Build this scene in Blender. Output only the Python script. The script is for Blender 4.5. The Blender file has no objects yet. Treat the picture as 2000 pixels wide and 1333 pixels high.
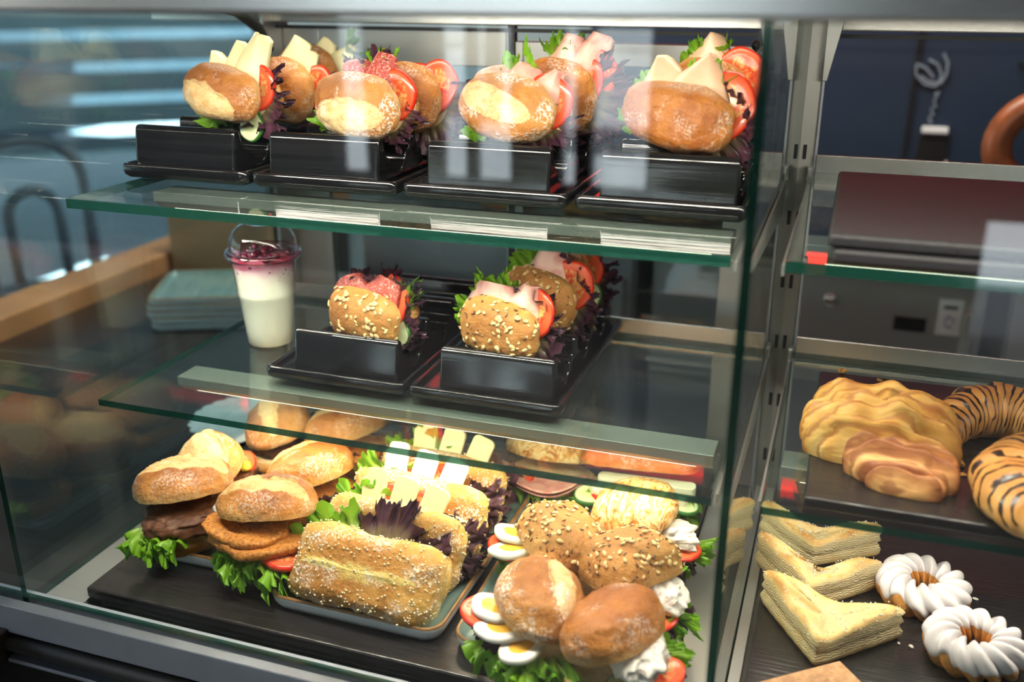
import bpy, bmesh, math, random
import numpy as np
from math import sin, cos, pi, radians, sqrt, atan2
from mathutils import Vector, Matrix, Euler, noise
from mathutils.noise import noise as pn

sc = bpy.context.scene
C = sc.collection
# ------------------------------------------------------------------ camera
PITCH, YAW, F = radians(20.5), radians(19.0), 1900.0
cam_data = bpy.data.cameras.new('camera')
cam = bpy.data.objects.new('camera', cam_data); C.objects.link(cam)
cam.rotation_euler = (pi / 2 - PITCH, 0, YAW)
cam_data.sensor_width = 36; cam_data.lens = 36 * F / 2000
cam_data.clip_start = .02; cam_data.clip_end = 200
cam_data.dof.use_dof = True; cam_data.dof.focus_distance = 1.11; cam_data.dof.aperture_fstop = 2.7
sc.camera = cam
_f = Vector((-sin(YAW) * cos(PITCH), cos(YAW) * cos(PITCH), -sin(PITCH)))
_r = Vector((cos(YAW), sin(YAW), 0)); _u = _r.cross(_f)
def ray(px, py): return (px - 1000) * _r + (666.5 - py) * _u + F * _f
def onz(px, py, z): d = ray(px, py); return d * (z / d.z)      # point of a level surface
def ony(px, py, y): d = ray(px, py); return d * (y / d.y)      # point of an upright plane along the counter
# ------------------------------------------------------------------ view, world, lights
vs = sc.view_settings
vs.view_transform = 'Standard'; vs.look = 'None'; vs.exposure = 0.0; vs.gamma = 1; vs.use_curve_mapping = False
sc.cycles.transparent_max_bounces = 32
sc.cycles.max_bounces = 10; sc.cycles.glossy_bounces = 6
sc.cycles.caustics_reflective = False; sc.cycles.caustics_refractive = False
sc.cycles.sample_clamp_indirect = 4
w = bpy.data.worlds.new('sky'); sc.world = w; w.use_nodes = True
nt = w.node_tree; nt.nodes.clear()
sky = nt.nodes.new('ShaderNodeTexSky'); sky.sky_type = 'NISHITA'; sky.sun_disc = False
sky.sun_elevation = radians(48); sky.sun_rotation = radians(200); sky.air_density = 1.4; sky.dust_density = 2.0
bg = nt.nodes.new('ShaderNodeBackground'); bg.inputs[1].default_value = .45
wo = nt.nodes.new('ShaderNodeOutputWorld')
nt.links.new(sky.outputs[0], bg.inputs[0]); nt.links.new(bg.outputs[0], wo.inputs[0])

def area(name, loc, rot, sx, sy, power, color, spread=180):
    l = bpy.data.lights.new(name, 'AREA'); l.shape = 'RECTANGLE'; l.size = sx; l.size_y = sy
    l.energy = power; l.color = color; l.spread = radians(spread)
    o = bpy.data.objects.new(name, l); C.objects.link(o); o.location = loc; o.rotation_euler = rot
    return o
sun = bpy.data.lights.new('sun', 'SUN'); sun.energy = 36; sun.angle = radians(.6); sun.color = (.80, .91, 1.0)
so = bpy.data.objects.new('sun', sun); C.objects.link(so); so.rotation_euler = Vector((-.40, -.30, -.87)).to_track_quat('-Z', 'Y').to_euler()
WARM = (1.0, .80, .56); NEUT = (1.0, .90, .76)
Z1, Z2, ZB = -.229, -.471, -.667            # tops of the two glass shelves and of the base board
area('cover_light', (-.44, .745, -.0245), (radians(8), 0, 0), .76, .03, 8.2, NEUT)
area('cover_light', (.30, .745, -.0245), (radians(8), 0, 0), .66, .03, 4.5, NEUT)
area('cover_light', (-.44, 1.08, -.0245), (0, 0, 0), .74, .02, .8, NEUT)
area('shelf_light', (-.45, .970, Z1 - .0325), (0, 0, 0), .70, .018, 9.0, NEUT)
area('shelf_light', (-.45, .970, Z2 - .0305), (0, 0, 0), .70, .018, 1.8, WARM)
area('shelf_light', (.22, .970, Z1 - .0325), (0, 0, 0), .50, .018, 2.2, NEUT)
area('shelf_light', (.22, .970, Z2 - .0305), (0, 0, 0), .50, .018, 1.0, NEUT)
area('ceiling_fill_light', (-.6, 1.9, 1.28), (0, 0, 0), 1.6, .3, 60, (1, .93, .84))  # unseen pair of lamps added to brighten the back wall and alcove
area('ceiling_fill_light', (.9, 1.9, 1.28), (0, 0, 0), 1.0, .3, 8, (1, .93, .84))
random.seed(7)

# ------------------------------------------------------------------ node helpers
def newmat(name):
    m = bpy.data.materials.new(name); m.use_nodes = True; t = m.node_tree; t.nodes.clear()
    o = t.nodes.new('ShaderNodeOutputMaterial'); return m, t, o
def nd(t, typ, ins=None, out=0, **props):
    n = t.nodes.new('ShaderNode' + typ)
    for k, v in props.items(): setattr(n, k, v)
    for k, v in (ins or {}).items():
        s = n.inputs[k]
        if isinstance(v, bpy.types.NodeSocket): t.links.new(v, s)
        else:
            if s.type == 'RGBA' and len(v) == 3: v = (*v, 1)
            s.default_value = v
    return n.outputs[out]
def coord(t): return nd(t, 'TexCoord', out='Object')
def nz(t, scale, detail=3, vec=None, rough=.55, dist=0):
    return nd(t, 'TexNoise', {'Vector': vec if vec is not None else coord(t), 'Scale': scale, 'Detail': detail, 'Roughness': rough, 'Distortion': dist})
def mp(t, scale, vec=None, rot=(0, 0, 0)):
    return nd(t, 'Mapping', {'Vector': vec if vec is not None else coord(t), 'Scale': scale, 'Rotation': rot})
def ramp(t, fac, stops):
    n = t.nodes.new('ShaderNodeValToRGB'); t.links.new(fac, n.inputs[0])
    e = n.color_ramp.elements
    while len(e) < len(stops): e.new(.5)
    for q, (p, c) in zip(e, stops): q.position = p; q.color = (*c, 1) if len(c) == 3 else c
    return n.outputs[0]
def fr(t, fac, a, b): return nd(t, 'MapRange', {0: fac, 1: a, 2: b, 3: 0., 4: 1.}, clamp=True)
def mth(t, op, a, b=0.0, c=0.0): return nd(t, 'Math', {0: a, 1: b, 2: c}, operation=op)
def mix(t, fac, a, b): return nd(t, 'MixRGB', {0: fac, 1: a, 2: b})
def attr(t, n): return nd(t, 'Attribute', attribute_name=n, out='Fac')
def bump(t, h, s, d=.001): return nd(t, 'Bump', {'Height': h, 'Strength': s, 'Distance': d})
def bsdf(t, o, base, rough=.5, metal=0, spec=.5, normal=None, **kw):
    ins = {'Base Color': base, 'Roughness': rough, 'Metallic': metal, 'Specular IOR Level': spec}
    if normal is not None: ins['Normal'] = normal
    ins.update(kw)
    s = nd(t, 'BsdfPrincipled', ins); t.links.new(s, o.inputs[0]); return s
def plain(name, col, rough=.5, metal=0, spec=.5, noise_amt=.12, ns=40, bs=0, **kw):
    m, t, o = newmat(name); n = nz(t, ns)
    c = mix(t, fr(t, n, .3, .7), tuple(x * (1 - noise_amt) for x in col), tuple(min(1, x * (1 + noise_amt)) for x in col))
    bsdf(t, o, c, rough, metal, spec, bump(t, n, bs) if bs else None, **kw); return m

# ------------------------------------------------------------------ materials
def bread_mat(name, pale, gold, brown, slashc, flour=0., spots=0., rough=.42):
    m, t, o = newmat(name); co = coord(t)
    n1 = nz(t, 45, 4, co); n2 = nz(t, 160, 4, co)
    f = mth(t, 'ADD', attr(t, 'bake'), mth(t, 'MULTIPLY_ADD', n1, .9, -.45))
    f = mth(t, 'ADD', f, mth(t, 'MULTIPLY_ADD', n2, .35, -.17))
    c = ramp(t, f, [(0.02, pale), (.42, gold), (1, brown)])
    sl = fr(t, mth(t, 'ADD', attr(t, 'slash'), mth(t, 'MULTIPLY_ADD', nz(t, 200, 5, co, .7), 1.3, -.65)), .25, .75)
    ns = nz(t, 90, 5, co, .7)
    sc_ = mix(t, fr(t, ns, .44, .64), slashc, tuple(a * .35 + b * .65 for a, b in zip(slashc, gold)))
    c = mix(t, mth(t, 'MULTIPLY', sl, .95), c, sc_)
    if flour:
        fl = mth(t, 'MULTIPLY', fr(t, nz(t, 32, 2, co), .48, .62), fr(t, nz(t, 360, 3, co), .46, .60))
        c = mix(t, mth(t, 'MULTIPLY', fl, flour), c, (.86, .80, .70))
    if spots:
        c = mix(t, mth(t, 'MULTIPLY', fr(t, nz(t, 300, 2, co), .60, .68), spots), c, tuple(x * .35 for x in brown))
    h = mth(t, 'ADD', nz(t, 500, 3, co), mth(t, 'MULTIPLY', n2, 2.2))
    bsdf(t, o, c, rough, 0, .35, bump(t, h, .55, .0018), **{'Subsurface Weight': .08, 'Subsurface Radius': (.006, .003, .001), 'Subsurface Scale': .4})
    return m
B = {}
B['roll'] = bread_mat('roll_crust', (.72, .46, .19), (.54, .225, .050), (.27, .085, .018), (.72, .50, .235), .35)
B['roll_pale'] = bread_mat('pale_roll_crust', (.74, .50, .23), (.56, .25, .062), (.33, .12, .028), (.74, .53, .27), .95)
B['glaze'] = bread_mat('glazed_crust', (.70, .40, .13), (.53, .205, .040), (.27, .08, .015), (.74, .48, .20), .4, 0, .33)
B['grain'] = bread_mat('wholegrain_crust', (.66, .38, .14), (.53, .26, .070), (.34, .13, .03), (.6, .4, .2), 0, .45, .55)
B['ciabatta'] = bread_mat('ciabatta_crust', (.74, .55, .17), (.66, .40, .10), (.46, .20, .04), (.74, .60, .19), .85, .15, .6)
B['loaf'] = bread_mat('dark_loaf_crust', (.40, .22, .09), (.27, .12, .04), (.12, .05, .02), (.5, .33, .18), .5)
def cheese_crust():
    m, t, o = newmat('cheese_crust'); co = coord(t)
    w1 = nd(t, 'TexNoise', {'Vector': mp(t, (1, 1.7, 1), co), 'Scale': 60, 'Detail': 4, 'Distortion': 1.6})
    c = ramp(t, w1, [(.34, (.42, .14, .03)), (.46, (.70, .34, .09)), (.56, (.86, .62, .28)), (.7, (.90, .74, .42))])
    bsdf(t, o, c, .38, 0, .45, bump(t, w1, .8, .004)); return m
B['cheese'] = cheese_crust()
MT = {}
MT['crumb'] = plain('bread_crumb', (.83, .68, .42), .8, 0, .2, .12, 160, .4)
def leaf_mat(name, tip, mid, base, tr):
    m, t, o = newmat(name)
    c = ramp(t, mth(t, 'ADD', attr(t, 'edge'), mth(t, 'MULTIPLY_ADD', nz(t, 110, 3), .5, -.25)), [(0, base), (.5, mid), (1, tip)])
    p = nd(t, 'BsdfPrincipled', {'Base Color': c, 'Roughness': .34, 'Specular IOR Level': .5, 'Normal': bump(t, nz(t, 260, 2), .35, .0012)})
    tl = nd(t, 'BsdfTranslucent', {'Color': c})
    s = nd(t, 'MixShader', {0: tr, 1: p, 2: tl}); t.links.new(s, o.inputs[0]); return m
MT['green'] = leaf_mat('lettuce_green', (.20, .46, .022), (.32, .58, .05), (.62, .74, .24), .35)
MT['purple'] = leaf_mat('lettuce_purple', (.050, .018, .034), (.085, .030, .055), (.20, .17, .08), .15)
def tomato_mat():
    m, t, o = newmat('tomato_flesh'); r = attr(t, 'rad')
    n = nz(t, 130, 2, None, .5, .6)
    inner = ramp(t, n, [(.35, (.62, .05, .02)), (.52, (.78, .16, .06)), (.62, (.80, .42, .14))])
    c = mix(t, fr(t, r, .62, .70), inner, (.83, .13, .05))
    c = mix(t, fr(t, r, .90, .97), c, (.72, .032, .010))
    bsdf(t, o, c, .2, 0, .55, bump(t, n, .25, .001), **{'Subsurface Weight': .15, 'Subsurface Radius': (.006, .002, .001), 'Subsurface Scale': .5}); return m
MT['tomato'] = tomato_mat()
def cuc_mat():
    m, t, o = newmat('cucumber_flesh'); r = attr(t, 'rad')
    c = mix(t, fr(t, r, .35, .6), (.62, .70, .34), (.72, .80, .48))
    c = mix(t, fr(t, r, .86, .93), c, (.035, .16, .02)); bsdf(t, o, c, .25); return m
MT['cucumber'] = cuc_mat()
def egg_mat():
    m, t, o = newmat('boiled_egg'); r = attr(t, 'rad')
    c = mix(t, fr(t, mth(t, 'ADD', r, mth(t, 'MULTIPLY_ADD', nz(t, 160), .06, -.03)), .52, .57), (.88, .50, .06), (.90, .87, .80))
    bsdf(t, o, c, .28, 0, .5, None, **{'Subsurface Weight': .15, 'Subsurface Radius': (.004, .003, .002), 'Subsurface Scale': .4}); return m
MT['egg'] = egg_mat()
def salami_mat():
    m, t, o = newmat('salami_slice'); n = nz(t, 420, 2)
    c = ramp(t, n, [(.40, (.38, .045, .035)), (.56, (.56, .11, .08)), (.66, (.80, .44, .36))])
    bsdf(t, o, c, .35, 0, .5, bump(t, n, .2, .0005)); return m
MT['salami'] = salami_mat()
def ham_mat(name, a, b, s):
    m, t, o = newmat(name); n = nz(t, s, 3, None, .5, .5)
    c = ramp(t, n, [(.35, a), (.62, b)]); bsdf(t, o, c, .32, 0, .5, None, **{'Subsurface Weight': .15, 'Subsurface Radius': (.006, .003, .002), 'Subsurface Scale': .4}); return m
MT['ham'] = ham_mat('cooked_ham', (.66, .28, .23), (.84, .54, .45), 55)
MT['turkey'] = ham_mat('turkey_breast', (.80, .46, .28), (.86, .58, .40), 40)
MT['cheese'] = plain('young_cheese', (.88, .80, .46), .35, 0, .45, .04, 30, 0, **{'Subsurface Weight': .15, 'Subsurface Radius': (.006, .005, .002), 'Subsurface Scale': .4})
MT['mozzarella'] = plain('white_cheese', (.90, .87, .78), .35, 0, .45, .04, 30)
MT['brie'] = plain('brie_cheese', (.84, .80, .60), .4, 0, .4, .06, 60)
MT['patty'] = plain('grilled_mince', (.115, .042, .018), .55, 0, .4, .45, 140, .9)
MT['schnitzel'] = plain('fried_crumb_coat', (.46, .18, .035), .6, 0, .3, .5, 260, 1.0)
MT['mustard'] = plain('mustard_relish', (.75, .55, .05), .4)
def salad_mat():
    m, t, o = newmat('creamy_salad'); n = nz(t, 150, 3)
    c = ramp(t, n, [(.30, (.62, .42, .36)), (.42, (.84, .78, .70)), (.7, (.88, .86, .80))])
    bsdf(t, o, c, .28, 0, .5, bump(t, n, .5, .002)); return m
MT['salad'] = salad_mat()
MT['oat'] = plain('oat_flake', (.68, .48, .23), .6, 0, .3, .3, 300)
MT['linseed'] = plain('brown_seed', (.13, .055, .022), .4, 0, .5, .3, 300)
MT['crust_flour'] = plain('flour_grain', (.82, .70, .45), .7, 0, .2, .15, 300)
MT['sugar'] = plain('sugar_grain', (.88, .84, .74), .3, 0, .5, .05, 300)
def gloss_black(name, col, rough, along, bs):
    m, t, o = newmat(name)
    n = nz(t, 1, 3, mp(t, along)); n2 = nz(t, 30, 2)
    c = mix(t, fr(t, n, .35, .75), tuple(x * .7 for x in col), tuple(x * 1.5 for x in col))
    bsdf(t, o, c, rough, 0, .6, bump(t, n, bs, .0012)); return m
MT['holder'] = gloss_black('black_melamine', (.007, .007, .008), .08, (5, 30, 300), .10)
MT['tray'] = gloss_black('black_tray_melamine', (.006, .006, .007), .09, (8, 60, 60), .05)
MT['slate'] = gloss_black('black_slate_board', (.016, .014, .014), .27, (14, 260, 60), .5)
MT['leather'] = plain('black_textured_board', (.020, .019, .022), .5, 0, .3, .3, 500, .5)
def steel(name, col, rough, stretch, bs=.04):
    m, t, o = newmat(name); n = nz(t, 1, 3, mp(t, stretch)); n2 = nz(t, 6, 2)
    r = mth(t, 'MULTIPLY_ADD', n, .06, rough - .03)
    c = mix(t, n2, tuple(x * .86 for x in col), col)
    bsdf(t, o, c, r, .82, .5, bump(t, n, bs, .0004)); return m
MT['steel'] = steel('brushed_steel', (.52, .52, .50), .42, (6, 6, 900))
MT['steel_x'] = steel('brushed_steel_rail', (.66, .65, .62), .26, (4, 500, 500))
MT['fridge'] = steel('fridge_steel', (.62, .61, .60), .38, (300, 300, 4))
MT['alu'] = plain('anodised_aluminium', (.46, .50, .56), .42, .6, .5, .06, 20)
MT['bar'] = plain('satin_shelf_bar', (.30, .31, .29), .5, .55, .4, .05, 20)
MT['shade'] = plain('dark_teal_facade', (.07, .10, .115), .8, 0, .3, .1, 2)
MT['black'] = plain('black_plastic', (.008, .008, .009), .45, 0, .4, .2, 20)
MT['rubber'] = plain('dark_rubber', (.03, .027, .024), .55)
def glass_mat(name, tint, refl=1.0, dirt=0.0, edge=False):
    # clear flat pane: tinted see-through plus the mirror share of real glass (Schlick)
    m, t, o = newmat(name)
    g = nd(t, 'NewGeometry', out='Normal'); i = nd(t, 'NewGeometry', out='Incoming')
    c = mth(t, 'ABSOLUTE', nd(t, 'VectorMath', {0: g, 1: i}, operation='DOT_PRODUCT', out='Value'))
    f = mth(t, 'POWER', mth(t, 'SUBTRACT', 1.0, c), 5.0)
    f = mth(t, 'MULTIPLY', mth(t, 'MULTIPLY_ADD', f, .955, .045), refl)
    tr = nd(t, 'BsdfTransparent', {'Color': tint}); gl = nd(t, 'BsdfGlossy', {'Color': (1, 1, 1), 'Roughness': 0.0})
    s = nd(t, 'MixShader', {0: f, 1: tr, 2: gl})
    if dirt:
        d = mth(t, 'MULTIPLY', fr(t, nz(t, 1, 4, mp(t, (5, 20, 3))), .55, .8), dirt)
        s = nd(t, 'MixShader', {0: d, 1: s, 2: nd(t, 'BsdfDiffuse', {'Color': (.8, .85, .85)})})
    t.links.new(s, o.inputs[0]); return m
MT['glass'] = glass_mat('clear_glass', (.965, .985, .975), 1.0, .015)
MT['glass_side'] = glass_mat('side_glass', (.78, .91, .94), 1.35, .02)
MT['shelf_glass'] = glass_mat('shelf_glass', (.90, .955, .93), 1.0, .02)
MT['door_glass'] = glass_mat('door_glass', (.80, .90, .93), 1.0, .04)
def edge_mat():
    m, t, o = newmat('green_glass_edge')
    p = nd(t, 'BsdfPrincipled', {'Base Color': (.006, .045, .032, 1), 'Roughness': .12, 'Specular IOR Level': .6, 'Coat Weight': .3})
    tr = nd(t, 'BsdfTransparent', {'Color': (.10, .34, .27, 1)})
    s = nd(t, 'MixShader', {0: .22, 1: p, 2: tr}); t.links.new(s, o.inputs[0]); return m
MT['edge'] = edge_mat()
MT['plastic_clear'] = glass_mat('clear_plastic', (.93, .94, .95), 1.3)
MT['plastic_pink'] = glass_mat('rim_plastic', (.80, .55, .62), 2.0)
def emis(name, col, s):
    m, t, o = newmat(name); e = nd(t, 'Emission', {'Color': col, 'Strength': s}); t.links.new(e, o.inputs[0]); return m
MT['led'] = emis('led_diffuser', (1, .88, .70), 6)
MT['red_glow'] = emis('red_lamp_tube', (1, .03, .02), 8)
def plate_mat():
    m, t, o = newmat('teal_stoneware'); co = coord(t)
    n = nz(t, 1, 3, mp(t, (120, 8, 60), co)); d = nz(t, 90, 2, co)
    c = mix(t, fr(t, n, .35, .7), (.155, .245, .225), (.24, .345, .315))
    c = mix(t, fr(t, d, .70, .73), c, (.06, .05, .04))
    bsdf(t, o, c, .22, 0, .5); return m
MT['plate'] = plate_mat()
MT['plate_rim'] = plain('brown_glaze_rim', (.30, .15, .045), .28, 0, .5, .4, 60)
MT['plate_out'] = plain('pale_stoneware', (.74, .77, .80), .3, 0, .5, .08, 40)
MT['paper'] = plain('white_paper', (.80, .80, .80), .7)
def puff_mat(name, side, gold, brown, la=1.0):
    m, t, o = newmat(name); co = coord(t)
    lay = nd(t, 'TexWave', {'Vector': co, 'Scale': 120, 'Distortion': 9, 'Detail': 3, 'Detail Scale': 1.2}, bands_direction='Z', out='Fac')
    n = nz(t, 55, 4, co)
    f = mth(t, 'ADD', attr(t, 'bake'), mth(t, 'MULTIPLY_ADD', n, .9, -.45))
    c = ramp(t, f, [(0.05, side), (.55, gold), (1, brown)])
    lay = mth(t, 'MULTIPLY', lay, mth(t, 'MULTIPLY', fr(t, attr(t, 'bake'), .45, .1), la))
    c = mix(t, mth(t, 'MULTIPLY', lay, .30), c, tuple(x * .6 for x in gold))
    h = mth(t, 'ADD', mth(t, 'MULTIPLY', lay, .8), n)
    if not la:
        wv = nd(t, 'TexWave', {'Vector': mp(t, (.35, 1, 1), co), 'Scale': 34, 'Distortion': 7, 'Detail': 3, 'Detail Scale': .8, 'Detail Roughness': .6}, bands_direction='Y', out='Fac')
        c = mix(t, mth(t, 'MULTIPLY', fr(t, wv, .30, .06), .7), c, brown); h = mth(t, 'ADD', h, mth(t, 'MULTIPLY', wv, 1.6))
    bsdf(t, o, c, .45, 0, .35, bump(t, h, .55, .0015)); return m
MT['puff'] = puff_mat('puff_pastry', (.76, .64, .38), (.76, .52, .20), (.52, .23, .05))
MT['danish'] = puff_mat('golden_pastry', (.78, .50, .17), (.70, .36, .085), (.38, .13, .03), 0)
MT['cinnamon'] = puff_mat('cinnamon_pastry', (.62, .33, .12), (.46, .20, .07), (.24, .075, .03), 0)
def choco():
    m, t, o = newmat('chocolate_striped_croissant'); co = coord(t)
    wv = nd(t, 'TexNoise', {'Vector': co, 'Scale': 45, 'Detail': 2}); 
    s = mth(t, 'SINE', mth(t, 'ADD', mth(t, 'MULTIPLY', attr(t, 'along'), 150.0), mth(t, 'MULTIPLY', wv, 7.0)))
    thr = mth(t, 'ADD', s, mth(t, 'MULTIPLY_ADD', nz(t, 40, 2, co), 2.4, -1.2))
    k = mth(t, 'MULTIPLY', fr(t, thr, .50, .60), fr(t, attr(t, 'bake'), .28, .40))
    n = nz(t, 70, 4, co)
    c = ramp(t, mth(t, 'ADD', attr(t, 'bake'), mth(t, 'MULTIPLY_ADD', n, .8, -.4)), [(0, (.72, .44, .16)), (.5, (.62, .30, .075)), (1, (.44, .17, .035))])
    c = mix(t, k, c, (.022, .009, .006))
    bsdf(t, o, c, mth(t, 'MULTIPLY_ADD', k, -.2, .42), 0, .45, bump(t, mth(t, 'MULTIPLY_ADD', k, 2.0, n), .5, .0012)); return m
MT['choco'] = choco()
MT['cruller'] = plain('fried_dough', (.56, .25, .06), .45, 0, .4, .3, 90, .3)
MT['icing'] = plain('white_icing', (.74, .70, .71), .22, 0, .5, .04, 60, .1, **{'Subsurface Weight': .1, 'Subsurface Radius': (.003, .003, .003), 'Subsurface Scale': .4})
MT['cake'] = plain('nut_cake', (.43, .23, .115), .7, 0, .3, .35, 160, .4)
MT['yogurt'] = None
def yog():
    m, t, o = newmat('layered_yogurt'); co = coord(t)
    z = nd(t, 'SeparateXYZ', {0: co}, out='Z')
    z = mth(t, 'ADD', z, mth(t, 'MULTIPLY_ADD', nz(t, 50, 3, co), .022, -.011))
    c = ramp(t, fr(t, z, .085, .135), [(0, (.82, .82, .66)), (.35, (.82, .74, .66)), (.55, (.70, .42, .50)), (.80, (.50, .05, .13)), (1, (.30, .01, .04))])
    sp = mth(t, 'MULTIPLY', fr(t, nz(t, 130, 1, co), .68, .71), fr(t, z, .095, .105))
    c = mix(t, sp, c, (.10, .01, .05)); bsdf(t, o, c, .3, 0, .4); return m
MT['yogurt'] = yog()
MT['berry'] = plain('dark_berries', (.10, .006, .02), .15, 0, .6, .6, 60)
# ------------------------------------------------------------------ object helpers
def thing(name, label, cat, loc=(0, 0, 0), rot=(0, 0, 0), group=None):
    o = bpy.data.objects.new(name, None); C.objects.link(o); o.empty_display_size = .02
    o.location = loc; o.rotation_euler = rot; o['label'] = label; o['category'] = cat
    if group: o['group'] = group
    return o
def tag(o, label=None, cat=None, group=None, kind=None):
    if label: o['label'] = label
    if cat: o['category'] = cat
    if group: o['group'] = group
    if kind: o['kind'] = kind
    return o
def obj(name, V, Fc, mats, parent=None, smooth=True, mi=None, attrs=None, loc=None, rot=None):
    me = bpy.data.meshes.new(name)
    me.from_pydata([tuple(v) for v in V], [], [tuple(f) for f in Fc])
    if not isinstance(mats, (list, tuple)): mats = [mats]
    for m in mats: me.materials.append(m)
    n = len(me.polygons)
    if mi is not None: me.polygons.foreach_set('material_index', np.asarray(mi, dtype=np.int32))
    me.polygons.foreach_set('use_smooth', np.full(n, bool(smooth)))
    for k, a in (attrs or {}).items():
        at = me.attributes.new(k, 'FLOAT', 'POINT'); at.data.foreach_set('value', np.asarray(a, dtype=np.float32))
    me.update()
    o = bpy.data.objects.new(name, me); C.objects.link(o)
    if parent: o.parent = parent
    if loc is not None: o.location = loc
    if rot is not None: o.rotation_euler = rot
    return o
def grid_f(nu, nv, wrap=False, off=0):
    # vertices laid out row by row: index = j * nu + i
    f = []
    for j in range(nv - 1):
        for i in range(nu if wrap else nu - 1):
            k = (i + 1) % nu
            f.append((off + j * nu + i, off + j * nu + k, off + (j + 1) * nu + k, off + (j + 1) * nu + i))
    return f
class MB:                                       # collects boxes, tubes and polygons into one mesh
    def __init__(s): s.V = []; s.F = []
    def box(s, x0, x1, y0, y1, z0, z1):
        b = len(s.V)
        s.V += [(x, y, z) for z in (z0, z1) for y in (y0, y1) for x in (x0, x1)]
        s.F += [tuple(b + k for k in q) for q in ((0, 2, 3, 1), (4, 5, 7, 6), (0, 1, 5, 4), (2, 6, 7, 3), (0, 4, 6, 2), (1, 3, 7, 5))]
        return s
    def tube(s, pts, r, n=10, caps=True):
        pts = [Vector(p) for p in pts]; b = len(s.V); rr = r if isinstance(r, (list, tuple)) else [r] * len(pts)
        up = Vector((0, 0, 1))
        a = None
        for k, p in enumerate(pts):
            t = (pts[min(k + 1, len(pts) - 1)] - pts[max(k - 1, 0)]).normalized()
            if a is None:
                a = t.cross(up)
                if a.length < .05: a = t.cross(Vector((1, 0, 0)))
            a = (a - t * a.dot(t)).normalized(); c = a.cross(t)
            for q in range(n):
                an = 2 * pi * q / n; s.V.append(tuple(p + (a * cos(an) + c * sin(an)) * rr[k]))
        s.F += grid_f(n, len(pts), True, b)
        if caps:
            s.F.append(tuple(b + q for q in range(n))[::-1]); e = b + n * (len(pts) - 1); s.F.append(tuple(e + q for q in range(n)))
        return s
    def prism(s, poly, axis, a, c):
        # poly: 2-D outline in the two other axes, pushed along axis from a to c
        b = len(s.V); n = len(poly)
        for v in (a, c):
            for p, q in poly: s.V.append({'x': (v, p, q), 'y': (p, v, q), 'z': (p, q, v)}[axis])
        for k in range(n): s.F.append((b + k, b + (k + 1) % n, b + n + (k + 1) % n, b + n + k))
        s.F.append(tuple(b + k for k in range(n))[::-1]); s.F.append(tuple(b + n + k for k in range(n)))
        return s
    def build(s, name, m, parent=None, bevel=0, seg=2, smooth=False, loc=None, rot=None):
        o = obj(name, s.V, s.F, m, parent, smooth, loc=loc, rot=rot)
        bm = bmesh.new(); bm.from_mesh(o.data); bmesh.ops.recalc_face_normals(bm, faces=bm.faces); bm.to_mesh(o.data); bm.free()
        if bevel:
            b = o.modifiers.new('bevel', 'BEVEL'); b.width = bevel; b.segments = seg; b.limit_method = 'ANGLE'; b.angle_limit = radians(35)
            for p in o.data.polygons: p.use_smooth = True
            b.harden_normals = True
        return o
def rrect(wx, wy, r, n=8):
    p = []
    for cx, cy, a0 in ((wx / 2 - r, wy / 2 - r, 0), (-wx / 2 + r, wy / 2 - r, 90), (-wx / 2 + r, -wy / 2 + r, 180), (wx / 2 - r, -wy / 2 + r, 270)):
        for k in range(n + 1):
            a = radians(a0 + 90 * k / n); p.append((cx + r * cos(a), cy + r * sin(a)))
    return p
def dish(name, wx, wy, r, prof, mats, parent=None, loc=None, rot=None):
    # rounded-rectangle rings (inset, z, material index); the last ring is closed with a cap
    V, Fc, mi = [], [], []
    nn = 36
    for ins, z, m in prof:
        V += [(x, y, z) for x, y in rrect(wx - 2 * ins, wy - 2 * ins, max(.002, r - ins * .8))]
    for j in range(len(prof) - 1):
        f = grid_f(nn, 2, True, j * nn); Fc += f; mi += [prof[j + 1][2]] * len(f)
    Fc.append(tuple(range((len(prof) - 1) * nn, len(prof) * nn))); mi.append(prof[-1][2])
    Fc.append(tuple(range(nn))[::-1]); mi.append(prof[0][2])
    return obj(name, V, Fc, mats, parent, True, mi, loc=loc, rot=rot)
def lathe(name, prof, m, parent=None, n=48, loc=None, rot=None, attrs=None, mi=None, close=(False, False), fx=None):
    V = []
    for r, z in prof:
        for k in range(n):
            a = 2 * pi * k / n; q = fx(a, r, z) if fx else (r, z); V.append((q[0] * cos(a), q[0] * sin(a), q[1]))
    Fc = grid_f(n, len(prof), True)
    if close[0]: Fc.append(tuple(range(n))[::-1])
    if close[1]: Fc.append(tuple(range(n * (len(prof) - 1), n * len(prof))))
    return obj(name, V, Fc, m, parent, True, mi, attrs, loc, rot)
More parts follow.
